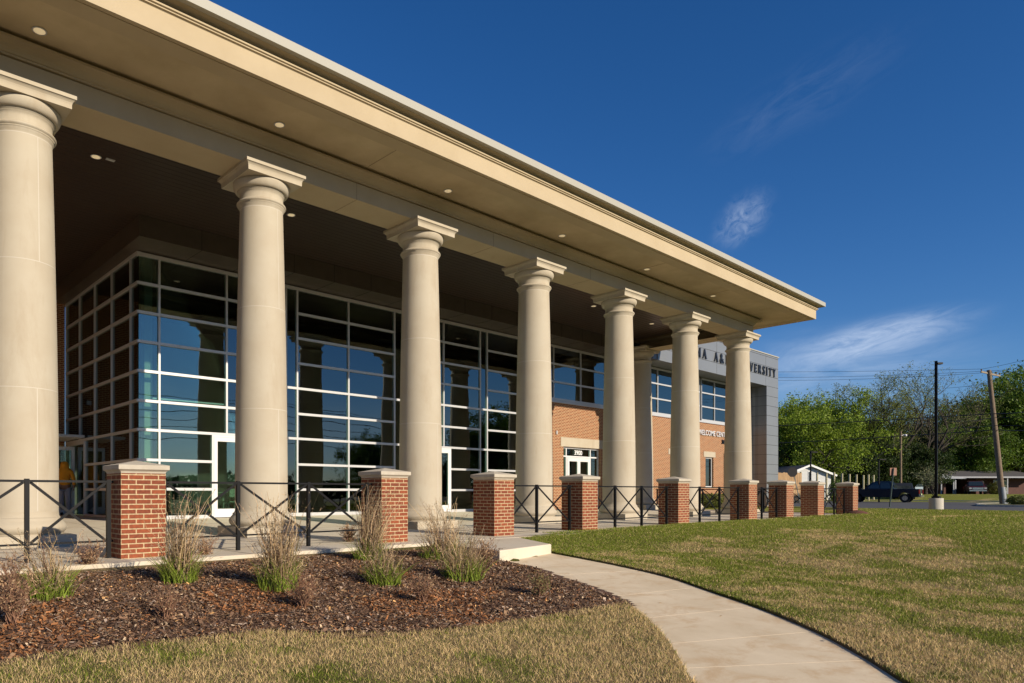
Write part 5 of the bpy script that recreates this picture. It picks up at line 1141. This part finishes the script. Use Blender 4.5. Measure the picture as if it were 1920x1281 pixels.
pickup(at(1655, 64.5, 0), R(96), 'dark navy pickup parked beside the rightmost pier', ('navy', (.006, .009, .022)))
pickup(at(1692, 76, 0), R(17), 'dark grey pickup seen from behind, just beyond the navy one', ('grey', (.028, .03, .033)))
pickup(at(1828, 100, .6), R(197), 'dark red pickup facing us in the ranch house carport', ('maroon', (.06, .012, .016)))
# verge and kerb on the far side of the street, island kerb by the utility pole
def band(name, us, ds, z, w, mat, h=.12):
    m = MB(); P = [at(u, d) for u, d in zip(us, ds)]
    for a, b in zip(P[:-1], P[1:]): m.bar(Vector((a.x, a.y, z)), Vector((b.x, b.y, z)), w, h)
    return m.build(name, mat, kind='structure')
band('island_kerb', [1960, 1900, 1850, 1836, 1832, 1840, 1870, 1940], [42.5, 43.5, 44.6, 46.2, 48.5, 51, 53, 55], .06, .16, KERB)
m = MB(); I = [at(u, d) for u, d in zip([1960, 1900, 1850, 1838, 1834, 1842, 1870, 1940], [42.6, 43.6, 44.7, 46.3, 48.5, 50.9, 52.9, 54.9])]; m.prism([(p.x, p.y) for p in I], .0, .10); m.build('island_verge', M('dry_verge', (.24, .20, .09), 1, noise=(3, .8, (.10, .13, .03))), kind='structure')
m = MB(); us = list(range(1560, 2100, 30)); m.prism([(at(u, 80).x, at(u, 80).y) for u in us] + [(at(u, 100).x, at(u, 100).y) for u in reversed(us)], lambda x, y: -.02, lambda x, y: .06 + .5 * float(sstep(80, 104, x * math.cos(THETA) + y * math.sin(THETA)))); m.build('far_verge', M('far_verge', (.17, .17, .06), 1, noise=(.4, .9, (.26, .21, .11))), kind='structure')
band('far_kerb', [1560, 1620, 1700], [80, 80, 80], .06, .3, KERB); band('far_kerb', [1788, 1900, 2000], [79.7, 79.7, 79.7], .09, .3, M('pale_kerb', (.62, .56, .46), .9), h=.2)
for i, (u0, u1, d, lb) in enumerate([(1608, 1612, 66, 'stack')][:0]): pass
# cables
def cable(pts, label, r=.012, sag=0.0, group='overhead cables'):
    P = []
    for a, b in zip(pts[:-1], pts[1:]):
        for k in range(17): t = k / 16; p = a.lerp(b, t); p.z -= sag * 4 * t * (1 - t); P.append(p)
    m = MB(); m.tube(P, r, 5, cap=False, smooth=False); o = m.build('overhead_cable', WIRE); setp(o, label=label, category='cable', group=group)
def ap(u, v, d): return at(u, d, CAMH + (HP - v) * d / FPX)
cable([ap(1300, 697, 62), ap(1842, 692, 49), ap(1990, 655, 45)], 'topmost thin cable reaching the left end of the crossarm', .011, .10)
cable([ap(1300, 706, 62), ap(1866, 695, 49), ap(1990, 662, 45)], 'thin cable reaching the middle of the crossarm, just under the topmost', .011, .25)
cable([ap(1300, 710, 62), ap(1874, 697, 49), ap(1990, 668, 45)], 'thin cable reaching the right end of the crossarm', .011, .35)
cable([ap(1300, 806, 62), ap(1860, 776, 49), ap(1990, 768, 45)], 'thick cable crossing the trees halfway up the tall light pole', .03, .05)
cable([ap(1300, 838, 62), ap(1866, 806, 49), ap(1990, 803, 45)], 'lowest thick cable crossing the trees behind the tall light pole', .028, .1)
cable([ap(1780, 790, 60), ap(1826, 789, 52), ap(1862, 783, 49), ap(1990, 779, 45)], 'pale wavy cable at the left of the utility pole, upper one', .018, .02)
cable([ap(1780, 803, 60), ap(1862, 798, 49), ap(1990, 795, 45)], 'pale wavy cable at the left of the utility pole, lower one', .018, .05)
cable([ap(1492, 832, 80), ap(1687, 820, 76)], 'slack cable sagging deeply over the row of wooden posts', .03, 3.1)
cable([ap(1772, 728, 55), ap(1858, 718, 49)], 'short thin cable between the bare trees and the top of the utility pole', .012, .05)
for i, (y, z) in enumerate([(-24, 7.2), (-24.4, 8.0), (-23.6, 8.7), (-24, 9.6), (-27, 6.3), (-27.2, 10.4)]):
    cable([Vector((-60, y, z + .3)), Vector((-10, y, z)), Vector((35, y + .4, z)), Vector((85, y - .3, z)), Vector((140, y, z))], ['lowest', 'second lowest', 'third', 'fourth', 'nearest the ground of all', 'highest'][i] + ' of the cables mirrored in the glass', .03, .55, group='cables behind the camera, mirrored in the glass')
# small brown mound at the rightmost pier
bp = Vector((31.9, 9.55, 0)); m = MB(); V = []; r_ = random.Random(4)
m.lathe(bp.x, bp.y, [(.48, -.05), (.42, .05), (.3, .12), (.15, .17), (.03, .185)], 18); o = m.build('dirt_mound', M('red_dirt', (.12, .05, .03), 1, bump=(20, .8, .05))); setp(o, label='small heap of red-brown dirt at the foot of the rightmost pier', category='dirt heap')
# ------------------------------------------------------------------ person in the yellow hoodie
def skin_body(name, joints, edges, radii, mat, parent, sub_=2):
    me = bpy.data.meshes.new(name); me.from_pydata(joints, edges, []); o = bpy.data.objects.new(name, me); link(o, parent)
    s_ = o.modifiers.new('skin', 'SKIN'); s_.use_smooth_shade = True
    for i, r in enumerate(radii): v = me.skin_vertices[0].data[i]; v.radius = (r if isinstance(r, tuple) else (r, r)); v.use_root = (i == 0)
    b = o.modifiers.new('s', 'SUBSURF'); b.levels = sub_; b.render_levels = sub_; me.materials.append(mat); return o
pp = at(121, 23.2, .15); P_ = thing('person', pp, 'person in a yellow hoodie and grey trousers walking in by the side door', 'person', rz=THETA - R(90) + R(20))
SK = M('skin', (.20, .10, .06), .6); HOOD = M('yellow_hoodie', (.62, .26, .01), .9, noise=(9, .5, (.50, .20, .01))); TROU = M('grey_trousers', (.24, .25, .31), .9); NAVY = M('navy_strap', (.02, .03, .09), .8)
J = [(0, 0, .95), (0, .01, 1.12), (0, .02, 1.32), (0, .0, 1.46), (0, -.02, 1.56), (0, -.02, 1.68), (.19, .01, 1.41), (.27, .0, 1.18), (.30, -.12, .97), (.305, -.17, .90), (-.19, .01, 1.41), (-.27, .02, 1.18), (-.27, -.06, .96), (-.27, -.09, .88), (.10, 0, .88), (.12, -.14, .52), (.13, .0, .10), (.13, -.15, .04), (-.10, 0, .88), (-.10, .06, .50), (-.10, .22, .12), (-.10, .12, .04)]
E_ = [(0, 1), (1, 2), (2, 3), (3, 4), (4, 5), (3, 6), (6, 7), (7, 8), (8, 9), (3, 10), (10, 11), (11, 12), (12, 13), (0, 14), (14, 15), (15, 16), (16, 17), (0, 18), (18, 19), (19, 20), (20, 21)]
RR = [(.16, .12), (.15, .11), (.17, .12), (.12, .10), .055, .095, .065, .048, .034, .03, .065, .048, .034, .03, .095, .06, .042, .035, .095, .06, .042, .035]
skin_body('body', J, E_, RR, SK, P_)
skin_body('hoodie', [(0, 0, .93), (0, .02, 1.15), (0, .03, 1.34), (0, .0, 1.47), (.2, .01, 1.42), (.285, 0, 1.18), (.305, -.13, .99), (-.2, .01, 1.42), (-.285, .02, 1.18), (-.275, -.07, .98), (0, .03, 1.57), (0, .02, 1.70), (0, .05, 1.80)], [(0, 1), (1, 2), (2, 3), (3, 4), (4, 5), (5, 6), (3, 7), (7, 8), (8, 9), (3, 10), (10, 11), (11, 12)], [(.2, .15), (.19, .145), (.2, .145), (.13, .12), .085, .068, .055, .085, .068, .055, .13, .155, .09], HOOD, P_)
skin_body('trousers', [(0, 0, .96), (.10, 0, .86), (.125, -.14, .52), (.13, .0, .13), (-.10, 0, .86), (-.10, .06, .50), (-.10, .22, .15)], [(0, 1), (1, 2), (2, 3), (0, 4), (4, 5), (5, 6)], [(.19, .14), .125, .09, .085, .125, .09, .085], TROU, P_)
for x in (.13, -.10): yb = -.08 if x > 0 else .18; m = MB(); m.tube([(x, yb + .09, .05), (x, yb, .05), (x, yb - .12, .04)], [.045, .05, .04], 8); m.build('shoe', BLACK, P_)
for hx, hy, hz in ((.307, -.19, .87), (-.272, -.10, .85)):
    for k in range(4): m = MB(); m.tube([(hx, hy + .02 * (k - 1.5), hz), (hx - .005, hy + .021 * (k - 1.5) - .01, hz - .045), (hx - .02, hy + .02 * (k - 1.5) - .012, hz - .075 + .005 * abs(k - 1.2))], [.009, .0085, .006], 6); m.build('finger', SK, P_)
    m = MB(); m.tube([(hx, hy - .035, hz + .03), (hx - .012, hy - .055, hz - .005), (hx - .018, hy - .06, hz - .03)], [.011, .01, .007], 6); m.build('thumb', SK, P_)
m = MB(); m.tube([(-.17, .10, 1.50), (-.05, .175, 1.40), (.10, .19, 1.22), (.2, .12, 1.05)], .018, 6); m.build('bag_strap', NAVY, P_)
